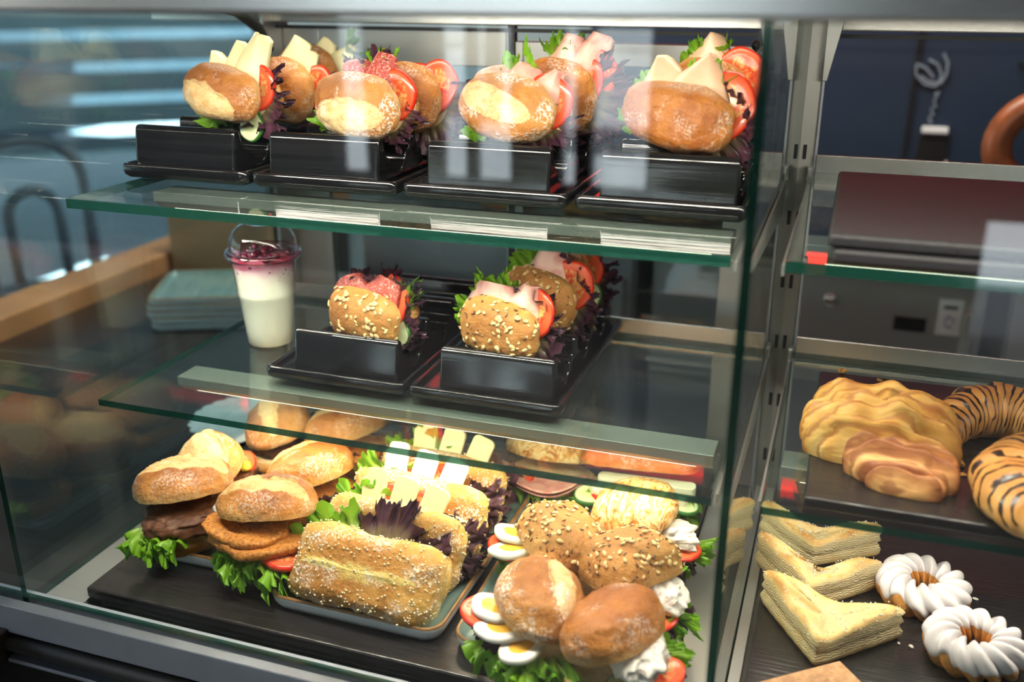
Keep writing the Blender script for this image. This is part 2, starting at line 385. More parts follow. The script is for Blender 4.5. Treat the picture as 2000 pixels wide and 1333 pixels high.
# ------------------------------------------------------------------ food shapes
def sgp(x, p): return math.copysign(abs(x) ** p, x)
def half(name, L, W, H, n, mat_, parent, flip=False, slash=None, seed=0, box=.6, lump=.05, waist=0, loc=None, rot=None, sag=0, crumb=True):
    """One half of a bread roll: dome over a superellipse plan, cut face closed with crumb."""
    nu, nv = 76, 30; V, bake, sl = [], [], []
    def plan(u):
        c, s = cos(u), sin(u); k = (abs(c) ** n + abs(s) ** n) ** (-1 / n); return k * c * L / 2, k * s * W / 2
    for j in range(nv):
        t = j / (nv - 1); an = t * pi / 2
        rr = max(cos(an), 0) ** box
        if j < 5: rr *= (.955 + .045 * sin(j / 5 * pi / 2))
        if j == nv - 1: rr = .0
        zz = H * sin(an) ** .92
        for i in range(nu):
            u = 2 * pi * i / nu; x, y = plan(u); x *= rr; y *= rr; z = zz
            q = Vector((x * 28, y * 28, z * 28 + seed * 7.3))
            k = 1 + lump * (1.3 * pn(q) + .7 * pn(q * 2.3) + .35 * pn(q * 5.5)); x *= k; y *= k; z *= k + lump * .6 * pn(q * .5 + Vector((9, 3, 1)))
            if waist: y *= 1 - waist * math.exp(-(x / (L * .22)) ** 2); z *= 1 + sag * cos(x / L * 2 * pi + seed) * .5
            s_ = 0.
            if slash:
                a, l, wd, ox, oy = slash[:5]; ca, sa = cos(a), sin(a)
                p = (x - ox) * ca + (y - oy) * sa; o_ = -(x - ox) * sa + (y - oy) * ca
                e = 1 - (p / l) ** 2
                if e > 0 and t > .12:
                    wl = wd * sqrt(e) * (1 + .25 * pn(Vector((p * 60, seed, 0)))); d = o_ / max(wl, 1e-5)
                    s_ = max(0., min(1., (1.12 - abs(d)) * 5)) * min(1, (t - .12) * 8)
                    if abs(d) < 1.6:
                        lift = .07 * H * (1 - min(1, abs(d))) * e + .10 * H * math.exp(-((d - 1.0) / .12) ** 2) * e - .10 * H * math.exp(-((d - .80) / .14) ** 2) * e
                        z += lift * min(1, t * 3); x += lift * .3 * (-sa); y += lift * .3 * ca
            V.append((x, y, z)); bake.append(max(0, min(1, .12 + .80 * (z / H) ** .8 + .25 * pn(q * .6)))); sl.append(s_)
    Fc = grid_f(nu, nv, True); mi = [0] * len(Fc)
    b = len(V)
    if crumb:
        for rr in (1, .93, .5, 0.02):
            for i in range(nu):
                x, y, z = V[i]; V.append((x * rr, y * rr, z + (.0 if rr == 1 else (-.0015 + .0015 * pn(Vector((x * 90 * rr, y * 90 * rr, seed))))))); bake.append(.1); sl.append(0)
        f = grid_f(nu, 4, True, b); f = [q[::-1] for q in f]; Fc += f; mi += [0 if k < nu else 1 for k in range(len(f))]
        Fc.append(tuple(b + 3 * nu + i for i in range(nu))[::-1]); mi.append(1)
    if flip: V = [(x, y, -z) for x, y, z in V]; Fc = [q[::-1] for q in Fc]
    o = obj(name, V, Fc, [mat_, MT['crumb']], parent, True, mi, {'bake': bake, 'slash': sl}, loc, rot)
    o['_n'] = nu * nv; return o
def seeds(name, host, count, size, m, parent, seed, zmin=.15, asp=(1, .62, .32)):
    """Seeds sunk a little into the host's crust."""
    rnd = random.Random(seed); me = host.data; nn = host['_n']; V, Fc = [], []
    vv = me.vertices; zm = max(abs(v.co.z) for v in vv)
    k = 0; tries = 0
    while k < count and tries < count * 20:
        tries += 1
        v = vv[rnd.randrange(nn)]
        if abs(v.co.z) < zm * zmin: continue
        if rnd.random() > sqrt(v.co.x ** 2 + v.co.y ** 2) / .03 + .12: continue
        nr = v.normal; p = v.co + Vector((rnd.uniform(-1, 1), rnd.uniform(-1, 1), rnd.uniform(-1, 1))) * .002
        a = nr.cross(Vector((rnd.uniform(-1, 1), rnd.uniform(-1, 1), rnd.uniform(-1, 1)))).normalized(); c = nr.cross(a)
        s = size * rnd.uniform(.7, 1.25); b = len(V); lift = nr * s * asp[2] * .35
        nr = (nr + a * rnd.uniform(-.25, .25)).normalized()
        for j in range(5):
            th = pi * j / 4
            for i in range(7):
                ph = 2 * pi * i / 7
                V.append(tuple(p + lift + a * s * asp[0] * sin(th) * cos(ph) + c * s * asp[1] * sin(th) * sin(ph) + nr * s * asp[2] * cos(th)))
        Fc += grid_f(7, 5, True, b); k += 1
    o = obj(name, V, Fc, m, parent); o['kind'] = 'stuff'; o.location = host.location; o.rotation_euler = host.rotation_euler; return o
def leaf(name, kind, pts, outs, ups, wd, amp, freq, parent, seed, droop=0, nv=11, dens=1.0):
    """A frilly strip of lettuce growing outwards from a path."""
    rnd = random.Random(seed); N = max(90, int(330 * dens)); V, ed = [], []
    P = [Vector(p) for p in pts]; O = [Vector(p) for p in outs]; U = [Vector(p) for p in ups]
    def samp(A, s):
        f = s * (len(A) - 1); k = min(int(f), len(A) - 2); return A[k].lerp(A[k + 1], f - k)
    ph0 = rnd.uniform(0, 6)
    for j in range(nv):
        v = j / (nv - 1)
        for i in range(N):
            s = i / (N - 1); p = samp(P, s); o = samp(O, s).normalized(); u = samp(U, s).normalized(); t = o.cross(u)
            en = min(1, s / .10, (1 - s) / .10) ** .5
            ww = wd * (.72 + .75 * pn(Vector((s * 5 + seed, seed * 1.7, 0)))) * (.25 + .75 * en)
            ser = 1 + (.34 * pn(Vector((s * 46 * dens, seed, 2))) + .38 * pn(Vector((s * 150 * dens, seed, 5)))) * v * v
            ph = s * freq * 2 * pi + ph0 + 1.8 * pn(Vector((s * 7, seed, 3)))
            a = amp * (.6 + .9 * abs(pn(Vector((s * 6, seed, 8)))))
            du = a * v ** 1.2 * (sin(ph) + .6 * v * sin(2.6 * ph + 1) + .45 * v * v * sin(6.3 * ph + 2)) + .6 * a * v * v * pn(Vector((s * 90 * dens, v * 3, seed)))
            dt = a * .75 * v * v * cos(ph) + a * .35 * v * v * cos(2.6 * ph) + a * .22 * v ** 3 * cos(6.3 * ph + 1)
            q = p + o * (ww * ser * v * (1 - .18 * v)) + u * du + t * dt
            q.z -= 0
            q = q - u * (droop * v * v)
            V.append(tuple(q)); ed.append(min(1, v * 1.05 + .12 * pn(Vector((s * 20, v * 4, seed)))))
    return obj(name, V, grid_f(N, nv), MT[kind], parent, True, None, {'edge': ed})
def rim(L, W, n, a0, a1, k=.80, z=0, cnt=24):
    """Path along a bread rim between two angles, with outward directions."""
    P, O, U = [], [], []
    for i in range(cnt):
        a = radians(a0 + (a1 - a0) * i / (cnt - 1)); c, s = cos(a), sin(a); q = (abs(c) ** n + abs(s) ** n) ** (-1 / n)
        P.append((q * c * L / 2 * k, q * s * W / 2 * k, z)); O.append((c, s, 0)); U.append((0, 0, 1))
    return P, O, U
def slice_(name, m, r, th, parent, loc, rot, ry=None, seed=0):
    """Round slice with a soft rim."""
    prof = [(0.001, -th / 2), (r * .6, -th / 2), (r * .93, -th / 2), (r, -th * .25), (r, th * .25), (r * .93, th / 2), (r * .75, th / 2), (r * .5, th / 2), (r * .25, th / 2), (.001, th / 2)]
    n = 40; rad = []
    for q, z in prof: rad += [q / r] * n
    ry_ = (ry or r) / r
    o = lathe(name, prof, m, parent, n, loc, rot, {'rad': rad}, None, (True, True), lambda a, q, z: (q * (1 + .025 * sin(2 * a + seed) + .02 * sin(5 * a + seed)), z + .0007 * sin(3 * a + seed) * q / r))
    if ry: o.scale = (1, ry_, 1)
    return o
def sheet(name, m, fn, parent, nu=22, nv=16, th=.0016, loc=None, rot=None):
    """Thin folded slice: fn(s,t) gives the surface; a back layer gives it thickness."""
    P = [[Vector(fn(i / (nu - 1), j / (nv - 1))) for i in range(nu)] for j in range(nv)]
    V, Vb = [], []
    for j in range(nv):
        for i in range(nu):
            du = P[j][min(i + 1, nu - 1)] - P[j][max(i - 1, 0)]; dv = P[min(j + 1, nv - 1)][i] - P[max(j - 1, 0)][i]
            n = du.cross(dv); n = n.normalized() if n.length > 1e-12 else Vector((0, 0, 1))
            V.append(tuple(P[j][i] + n * th / 2)); Vb.append(tuple(P[j][i] - n * th / 2))
    b = len(V); Fc = grid_f(nu, nv) + [q[::-1] for q in grid_f(nu, nv, False, b)]
    for i in range(nu - 1):
        Fc.append((i + 1, i, b + i, b + i + 1)); e = (nv - 1) * nu; Fc.append((e + i, e + i + 1, b + e + i + 1, b + e + i))
    for j in range(nv - 1):
        Fc.append((j * nu, (j + 1) * nu, b + (j + 1) * nu, b + j * nu)); e = nu - 1; Fc.append(((j + 1) * nu + e, j * nu + e, b + j * nu + e, b + (j + 1) * nu + e))
    return obj(name, V + Vb, Fc, m, parent, True, loc=loc, rot=rot)
def fold(name, m, parent, x, y, z, wd, ht, tip=.15, curl=.012, lean=0, spin=0, seed=0, th=.0016):
    """Slice folded into a pointed or rounded lobe that rises along +Y."""
    def fn(s, t):
        a = (s - .5) * 2
        hw = wd / 2 * (1 - (1 - tip) * t ** 1.25)
        bow = curl * (1 - a * a) + .0025 * sin(3 * a + seed + 2 * t)
        return (a * hw + lean * t * ht, ht * t - .12 * ht * a * a * (t if tip > .4 else 0) , bow - curl * .5 * t)
    def two(s, t):
        return fn(s * 2, t) if s < .5 else (lambda p: (p[0] + .004, p[1] * .93, p[2] - .004 - .006 * (s - .5) * 2))(fn(2 - 2 * s, t))
    return sheet(name, m, two, parent, 34, 14, th, (x, y, z), (0, 0, spin))
def blob(name, m, parent, sx, sy, sz, loc, rot=(0, 0, 0), lump=.15, fr_=60, seed=0, nu=40, nv=24, e=.9, attrs=None):
    V = []
    for j in range(nv):
        th = pi * j / (nv - 1)
        for i in range(nu):
            ph = 2 * pi * i / nu
            p = Vector((sgp(sin(th), e) * sgp(cos(ph), e) * sx, sgp(sin(th), e) * sgp(sin(ph), e) * sy, -sgp(cos(th), e) * sz))
            q = p * fr_ + Vector((seed * 3.1, 0, seed)); k = 1 + lump * (pn(q) + .5 * pn(q * 2.1) + .3 * pn(q * 4.3)); V.append(tuple(p * k))
    return obj(name, V, grid_f(nu, nv, True), m, parent, True, None, attrs, loc, rot)
def patty(name, m, parent, rx, ry, th, loc, rot=(0, 0, 0), seed=0, rough=.05, wav=.004):
    V = []; nu, prof = 64, []
    for j in range(17):
        an = -pi / 2 + pi * j / 16; prof.append(((1 - .5 * th / rx * (1 - cos(an))) * (1 if True else 0), th / 2 * sgp(sin(an), .8), cos(an)))
    rings = [(.02, -th / 2), (.4, -th / 2), (.75, -th / 2)] + [(1 - (1 - c) * th * .55 / rx, z) for _, z, c in prof] + [(.75, th / 2), (.5, th / 2), (.25, th / 2), (.02, th / 2)]
    for r, z in rings:
        for i in range(nu):
            a = 2 * pi * i / nu; q = Vector((cos(a) * r * 2 + seed, sin(a) * r * 2, z * 40)); k = 1 + .20 * pn(q * .7) + rough * pn(q * 4)
            x, y = cos(a) * r * rx * k, sin(a) * r * ry * k
            V.append((x, y, z * (1 + .1 * pn(q * 3)) + wav * pn(Vector((x * 30, y * 30, seed))) + .0011 * pn(Vector((x * 420, y * 420, seed))) + .0012 * pn(Vector((x * 130, y * 130, seed)))))
    Fc = grid_f(nu, len(rings), True); Fc.append(tuple(range(nu))[::-1]); Fc.append(tuple(range(nu * (len(rings) - 1), nu * len(rings))))
    return obj(name, V, Fc, m, parent, loc=loc, rot=rot)
def slab(name, m, parent, wx, wy, th, loc, rot, r=.006, bite=False):
    p = rrect(wx, wy, r, 5)
    if bite: p = [(x + (.10 * wx if (x < -wx * .3 and y > wy * .36) else 0), y - (.08 * wy if (x < -wx * .42 and y > 0) else 0)) for x, y in p]
    b = MB().prism(p, 'z', -th / 2, th / 2)
    return b.build(name, m, parent, .0012, 2, False, loc, rot)
def sandwich(name, label, cat, L, W, hb, ht, t, open_, kind, n, loc, rot, fill, group=None, slash=None, seed=0, oat=0, dark=0, grain=0, lump=.05, box=.6, boxb=.5, waist=0, sag=0, bottom=True):
    """Filled roll lying flat in its own frame; the filling shows along +Y. z = 0 is the cut of the lower half."""
    T = thing(name, label, cat, loc, rot, group)
    if bottom: half('bottom_half', L * .97, W * .97, hb, n, B[kind], T, True, None, seed + 40, boxb, lump, waist)
    rt = (open_, 0, 0); hz = -W / 2 * .7
    lt = (0, hz - (hz * cos(open_)), t + -hz * sin(open_))      # hinge along the closed long side
    top = half('top_half', L, W, ht, n, B[kind], T, False, slash, seed, box, lump, waist, lt, rt, sag)
    if oat: seeds('oat_topping', top, oat, .0036, MT['oat'], T, seed + 1)
    if dark: seeds('seed_topping', top, dark, .0027, MT['linseed'], T, seed + 2, asp=(1, .42, .3))
    if grain: seeds('flour_grains', top, grain, .0013, MT['crust_flour'], T, seed + 3, asp=(1, .8, .7))
    for k, f in enumerate(fill):
        a, s = f[0], seed * 10 + k + 1; z = f[1]
        if a in ('green', 'purple'):          # kind, z, a0, a1, width, amp, freq[, droop[, inset]]
            kw = f[2:]; P, O, U = rim(L, W, n, kw[0], kw[1], kw[6] if len(kw) > 6 else .80, z)
            span = abs(kw[1] - kw[0]) / 180
            leaf('green_lettuce' if a == 'green' else 'purple_lettuce', a, P, O, U, kw[2] * 1.15, kw[3], kw[4], T, s, kw[5] if len(kw) > 5 else 0, 11, max(.5, span))
        elif a in ('tomato', 'cucumber', 'egg'):   # z, x, y, r, tiltx, tilty[, thickness]
            x, y, r, tx, ty = f[2:7]; th = f[7] if len(f) > 7 else .006
            slice_(a + '_slice', MT[a], r, th, T, (x, y, z), (tx, ty, s), r * (.82 if a == 'egg' else .96), s)
        elif a in ('ham', 'turkey', 'salami', 'fold_cheese'):  # z, x, y, width, height, tip, curl, lean, spin
            x, y, wd, hh, tip, cu, le, sp = f[2:10]
            nm = {'ham': 'ham_slice', 'turkey': 'turkey_slice', 'salami': 'salami_slice', 'fold_cheese': 'cheese_slice'}[a]
            fold(nm, MT['cheese' if a == 'fold_cheese' else a], T, x, y, z, wd, hh, tip, cu, le, sp, s)
        elif a == 'slab':                     # z, material, x, y, w, h, thick, tilt, spin, bite
            m, x, y, wx, wy, th, tx, sp, bt = f[2:11]
            slab({'brie': 'brie_strip'}.get(m, 'cheese_slice'), MT[m], T, wx, wy, th, (x, y, z), (tx, 0, sp), .008, bt)
        elif a in ('patty', 'schnitzel'):     # z, x, y, rx, ry, th, rot
            x, y, rx, ry, th, ro = f[2:8]
            (blob('meat_patty', MT[a], T, rx, ry, th * .62, (x, y, z), ro, .17, 75, s, 90, 48, .62) if a == 'patty' else patty('breaded_schnitzel', MT[a], T, rx, ry, th, (x, y, z), ro, s, .04, .006))
        elif a in ('salad', 'mustard'):       # z, x, y, sx, sy, sz
            x, y, sx, sy, sz = f[2:7]
            blob('creamy_salad' if a == 'salad' else 'mustard_relish', MT[a], T, sx, sy, sz, (x, y, z), (0, 0, s), .30, 75, s, 56, 34)
    return T
# ------------------------------------------------------------------ the room
def struct(o): o['kind'] = 'structure'; return o
FL = -1.52
MT['floor'] = plain('grey_floor', (.22, .21, .20), .5, 0, .5, .1, 3)
MT['ceil'] = plain('dark_ceiling', (.10, .10, .11), .8)
MT['wall_l'] = plain('grey_blue_wall', (.36, .45, .48), .8, 0, .3, .05, 3)
MT['navy'] = plain('navy_panel', (.016, .030, .058), .42, 0, .4, .15, 3)
MT['wood'] = plain('light_oak', (.60, .25, .10), .55, 0, .4, .18, 8)
MT['darkwood'] = plain('dark_brown_counter', (.028, .019, .014), .35, 0, .5, .2, 8)
MT['pave'] = plain('pale_paving', (.50, .50, .48), .8, 0, .3, .08, 2)
MT['plaster'] = plain('pale_facade', (.55, .55, .53), .9, 0, .3, .05, 2)
struct(MB().box(-1.9, 3.2, -3.2, 3.0, FL - .05, FL).build('floor', MT['floor']))
struct(MB().box(-7.0, 3.2, -3.2, 4.45, 1.30, 1.36).box(-7.0, 3.2, 5.55, 9.5, 1.30, 1.36).box(-7.0, -2.85, 4.45, 5.55, 1.30, 1.36).box(-1.85, 3.2, 4.45, 5.55, 1.30, 1.36).build('ceiling', MT['ceil']))  # room ceiling; terrace stretch added as shade, its gap lets sun onto the paving
struct(MB().box(-.62, 3.2, 2.62, 2.7, FL, 1.3).build('wall_back', MT['navy']))
struct(MB().box(-1.95, -.62, 3.0, 3.06, FL, 1.3).build('wall_alcove', MT['wall_l']))
struct(MB().box(-.68, -.62, 2.62, 3.06, FL, 1.3).build('wall_jamb', MT['navy']))
struct(MB().box(3.2, 3.26, -3.2, 3.0, FL, 1.3).build('wall_right', MT['wall_l']))
# shop front behind the customers: piers, a parapet and a lintel around open windows
wf = MB().box(-5.0, -2.55, -3.26, -3.1, FL, 1.3).box(-.30, .60, -3.26, -3.1, FL, 1.3).box(1.15, 3.2, -3.26, -3.1, FL, 1.3).box(.60, 1.15, -3.26, -3.1, -.98, 1.3)  # unseen wall; left stretch and low opening shaped for reflections in the case
wf.box(-2.55, -.30, -3.26, -3.1, FL, FL + .55).box(-2.55, -.30, -3.26, -3.1, .95, 1.3)
struct(wf.build('wall_front', MT['ceil']))
wn = MB()
for x, h_ in ((-2.16, .21), (-1.79, .025), (-1.45, .13), (-1.21, .04), (-.60, .30)): wn.box(x - h_, x + h_, -3.22, -3.14, FL + .55, -.22)  # unseen low piers, sized and cut off for the bright bars mirrored in the glass
wn.box(-2.55, -.30, -3.22, -3.14, -.22, -.19).box(-1.81, -1.77, -3.22, -3.14, -.19, .95).box(-1.06, -1.03, -3.22, -3.14, -.19, .95)
struct(wn.build('window_1', MT['black']))
struct(MB().box(-30, 30, -30, 30, FL - .12, FL - .055).build('ground', MT['pave']))
struct(MB().box(-26, 24, -22, -21, FL, 3.2).build('wall_opposite', MT['plaster']))
# trees in the street, seen only as reflections
MT['crown'] = plain('tree_leaves', (.05, .10, .03), .7, 0, .3, .5, 4)
MT['bark'] = plain('tree_bark', (.08, .05, .03), .9)
for k, (x, y, h, r) in enumerate([(-.9, -7.5, .9, .9), (-4.0, -9.5, 1.5, 1.3), (1.6, -8.5, 1.2, 1.0)]):
    T = thing('street_tree', ['small leafy street tree opposite the counter', 'tall street tree to the far left outside', 'street tree outside to the right'][k], 'tree', (x, y, FL - .05))
    MB().tube([(0, 0, 0), (.03, 0, h + .9), (.0, 0, h + 1.6)], [.12, .09, .05], 10).build('trunk', MT['bark'], T, smooth=True)
    rnd = random.Random(k); V, Fc = [], []
    for q in range(1500):
        d = Vector((rnd.gauss(0, 1), rnd.gauss(0, 1), rnd.gauss(0, .8))).normalized() * r * rnd.random() ** .4
        a = Vector((rnd.uniform(-1, 1), rnd.uniform(-1, 1), rnd.uniform(-1, 1))).normalized() * .12; b = a.orthogonal().normalized() * .05
        c = d + Vector((0, 0, h + 1.9)); i = len(V); V += [tuple(c - a), tuple(c + b), tuple(c + a), tuple(c - b)]; Fc.append((i, i + 1, i + 2, i + 3))
    obj('crown', V, Fc, MT['crown'], T)
# ------------------------------------------------------------------ display case
case = thing('display_case', 'steel and glass refrigerated counter case holding filled rolls and pastries', 'display case')
XS, XP, YF, YB = -.844, -.0655, .712, 1.34      # side glass, partition glass, front glass, sliding doors
m = MB().box(-1.25, 1.1, .585, .60, -.0235, .12).box(-1.25, 1.1, .60, 1.40, -.0215, .02)
m.build('cover', MT['steel_x'], case, .004)
m = MB().box(-1.05, 1.1, 1.325, 1.39, -.062, -.022)
m.build('rear_beam', MT['steel_x'], case, .002)
m = MB()
m.tube([(XS + .02, 1.16, -.03), (XS + .02, 1.22, -.042), (XS + .02, 1.27, -.068), (XS + .02, 1.30, -.10)], [.009, .009, .008, .005], 8)
m.build('support_arm', MT['rubber'], case, smooth=True)
def pane(name, x0, x1, y0, y1, z0, z1, gl, edge_axis, parent, rad=0):
    b = MB().box(x0, x1, y0, y1, z0, z1); o = b.build(name, [MT[gl], MT['edge']], parent)
    for p in o.data.polygons: p.material_index = 0 if abs(p.normal[edge_axis]) > .9 else 1
    return o
pane('front_pane', -1.02, XP - .001, YF - .004, YF + .004, ZB + .002, -.0245, 'glass', 1, case)
pane('side_pane', XS - .004, XS + .004, YF + .005, 1.30, -.684, -.0245, 'glass_side', 0, case)
pane('partition_pane', XP + .0005, XP + .008, YF - .003, 1.262, -.684, -.0245, 'glass', 0, case)
pane('front_pane', XP + .0095, .95, YF - .004, YF + .004, ZB + .002, -.0245, 'glass', 1, case)
# rail the front glass stands in, with the dark recess and bumper below
m = MB().box(-1.25, 1.1, .690, .704, -.705, -.667).box(-1.25, 1.1, .7195, .728, -.700, -.671).box(-1.25, 1.1, .704, .7195, -.705, -.686)
m.build('front_rail', MT['alu'], case, .0015)
m = MB().box(-1.25, 1.1, .696, .70, -.76, -.705); m.build('recess', MT['black'], case)
m = MB().tube([(-1.25, .690, -.718), (1.1, .690, -.718)], .0095, 14); m.build('bumper_tube', MT['rubber'], case, smooth=True)
m = MB().box(-1.25, 1.1, .682, .700, -.740, -.7345); m.build('bumper_trim', MT['alu'], case, .002)
m = MB().box(-1.25, 1.1, .686, .70, FL, -.742).box(-1.25, 1.1, .70, 1.38, FL, -.76); m.build('base_cabinet', MT['black'], case)
m = MB().box(XS + .004, XP - .001, .7285, 1.32, -.76, -.7055); m.build('well_floor', MT['rubber'], case)
MB().box(XS + .0045, -.785, .7285, 1.31, -.705, -.684).build('deck_strip', MT['steel'], case, .001)
MB().box(-.128, XP - .0015, .7285, 1.31, -.705, -.684).build('deck_strip', MT['steel'], case, .001)
MB().box(XP + .009, -.044, .7285, 1.31, -.705, -.684).build('deck_strip', MT['steel'], case, .001)
MB().box(XP + .009, .95, .7285, 1.31, -.76, -.7055).build('well_floor', MT['steel'], case)
m = MB().box(-.778, -.128, .730, .746, -.7055, -.702)
for k in range(30):
    x = -.765 + k * .0215
    m.box(x, x + .0025, .7305, .746, -.702, -.692); m.box(x, x + .011, .7455, .747, -.702, -.694)
m.build('air_grille', MT['black'], case)
m = MB().box(-.778, -.128, 1.284, 1.31, -.7055, -.702)
for k in range(26): m.box(-.765 + k * .0245, -.757 + k * .0245, 1.300, 1.303, -.702, -.660)
m.box(-.778, -.128, 1.303, 1.309, -.702, -.655); m.build('rear_grille', MT['steel'], case)
# dark counter outside the case on the left
m = MB().box(-1.60, XS - .0045, .58, 2.10, -.74, -.70); m.build('side_counter', MT['darkwood'], case, .002)
# slotted upright between the two bays, wider towards the top
def upright(xc, y, name='upright'):
    V = [(-.0285, 0, -.76), (-.006, -.010, -.76), (.0, -.013, -.76), (.006, -.010, -.76), (.0285, 0, -.76)]
    W_ = [(-.0315, 0, -.03), (-.007, -.010, -.03), (.0, -.013, -.03), (.007, -.010, -.03), (.0315, 0, -.03)]
    m = MB()
    P = V + [(.0285, .03, -.76), (-.0285, .03, -.76)]; Q = W_ + [(.0315, .03, -.03), (-.0315, .03, -.03)]
    n = len(P); m.V = P + Q
    m.F = [(k, (k + 1) % n, n + (k + 1) % n, n + k) for k in range(n)] + [tuple(range(n))[::-1], tuple(range(n, 2 * n))]
    o = m.build(name, MT['steel'], case, .0012, 2, loc=(xc, y, 0))
    for z in [-.205 - .085 * k for k in range(6)]:
        for sx in (-1, 1):
            x = sx * .0185; MB().box(x - .0022, x + .0022, -.0068, .004, z - .009, z + .009).build('slot', MT['black'], o)
    for sx in (-1, 1):
        MB().box(sx * .032 - .0018, sx * .032 + .0018, -.004, .006, -.76, -.115).build('edge_flange', MT['alu'], o, .0008)
        MB().prism([(sx * .052, -.03), (sx * .030, -.03), (sx * .030, -.118), (sx * .036, -.118)], 'y', -.012, .0).build('top_bracket', MT['steel'], o, .001)
upright(-.0705, 1.285)
# sliding doors at the back: steel frames around dull glass
def door(x0, x1, y, z0, z1, s0, s1, rt, rb):
    D = MB(); D.box(x0, x0 + s0, y, y + .014, z0, z1).box(x1 - s1, x1, y, y + .014, z0, z1).box(x0 + s0, x1 - s1, y, y + .014, z1 - rt, z1).box(x0 + s0, x1 - s1, y, y + .014, z0, z0 + rb)
    o = D.build('sliding_door', MT['steel'], case, .0015)
    pane('door_pane', x0 + s0 + .0005, x1 - s1 - .0005, y + .005, y + .010, z0 + rb + .0005, z1 - rt - .0005, 'door_glass', 1, o)
    return o
DL = door(-.835, -.462, 1.352, -.70, -.068, .062, .012, .052, .03)
DR = door(-.455, -.098, 1.335, -.70, -.083, .012, .055, .030, .03)
MB().tube([(-.127, 1.334, -.080), (-.127, 1.325, -.082)], .006, 10).tube([(-.127, 1.328, -.084), (-.127, 1.328, -.102)], .0022, 8).build('latch', MT['black'], DR, smooth=True)
for z in (-.345, -.575): lathe('screw', [(.001, .0015), (.004, .0012), (.0045, 0)], MT['alu'], DR, 14, (-.120, 1.3345, z), (pi / 2, 0, 0))
MB().box(-.845, 1.0, 1.334, 1.336, -.071, -.066).build('door_track', MT['black'], case)
MB().box(-.466, -.456, 1.336, 1.348, -.70, -.062).build('door_seal', MT['rubber'], case)
MB().box(-.843, -.835, 1.30, 1.37, -.70, -.03).build('corner_post', MT['steel'], case, .001)
# ------------------------------------------------------------------ glass shelves
def shelf(label, x0, x1, z, th, arms):
    S = thing('glass_shelf', label, 'shelf', (0, 0, 0), (0, 0, 0), 'glass shelves of the case')
    pane('glass_plate', x0, x1, .843, 1.272, z - th, z, 'shelf_glass', 2, S)
    bx0, bx1 = x0 + (.03 if arms == 1 else .012), x1 - (.012 if arms == 1 else 0)
    bar = MB().prism([(.950, z - th - .0005), (.990, z - th - .0005), (.990, z - th - .012), (.980, z - th - .021), (.960, z - th - .021), (.950, z - th - .012)], 'x', bx0, bx1).build('light_bar', MT['bar'], S, .001)
    MB().box(bx0 + .02, bx1 - .02, .962, .978, z - th - .0222, z - th - .0212).build('diffuser', MT['led'], bar)
    MB().box(x0 + .004, x1 - .004, 1.2735, 1.277, z - .016, z + .022).box(x0 + .004, x1 - .004, 1.262, 1.2735, z - th - .006, z - th - .0008).build('back_rail', MT['steel_x'], S, .0008)
    xa = x1 + .0022 if arms == 1 else x0 - .0022
    poly = [(1.274, z + .004), (1.274, z - .060), (1.15, z - .045), (.95, z - .030), (.87, z - .022), (.87, z - th - .001), (1.262, z - th - .001), (1.262, z + .004)]
    MB().prism(poly, 'x', xa - .0015, xa + .0015).build('bracket_arm', MT['steel'], S, .0006)
    hk = MB().box(xa - .0035, xa + .0035, 1.264, 1.283, z - .012, z + .008); hk.build('bracket_hook', MT['steel_x'], S, .002)
    return S
shelf('upper glass shelf of the left bay under four black roll stands', -.812, -.087, Z1, .0105, 1)
shelf('middle glass shelf of the left bay carrying the yogurt cup', -.812, -.087, Z2, .008, 1)
shelf('upper glass shelf of the right bay under the empty black boards', -.041, .80, Z1, .0105, 2)
shelf('middle glass shelf of the right bay under the croissant board', -.041, .80, Z2, .008, 2)
# ------------------------------------------------------------------ boards on the base
def board(name, label, x0, x1, y0, y1, z0, z1, m, cat='board', group=None, bv=.003):
    return tag(MB().box(x0, x1, y0, y1, z0, z1).build(name, MT[m], None, bv, 3), label, cat, group)
board('serving_board', 'long black board under the teal plates of rolls', -.784, -.129, .748, 1.27, -.681, ZB, 'slate')
board('serving_board', 'lower black board peeking out beneath the long black board', -.765, -.140, .7485, 1.28, -.7015, -.6835, 'slate')
board('serving_board', 'black board under the turnovers and iced rings', -.038, .52, .78, 1.25, -.681, ZB, 'slate')
board('serving_board', 'black board under the chocolate croissants on the middle shelf', -.003, .42, .852, 1.185, Z2 + .001, Z2 + .013, 'slate')
board('serving_board', 'empty black textured board lying on top of its twin on the upper right shelf', -.008, .40, .845, 1.15, Z1 + .014, Z1 + .026, 'leather', bv=.004)
board('serving_board', 'black board beneath the empty textured board on the upper right shelf', -.003, .40, .842, 1.14, Z1 + .001, Z1 + .0135, 'leather', bv=.004)
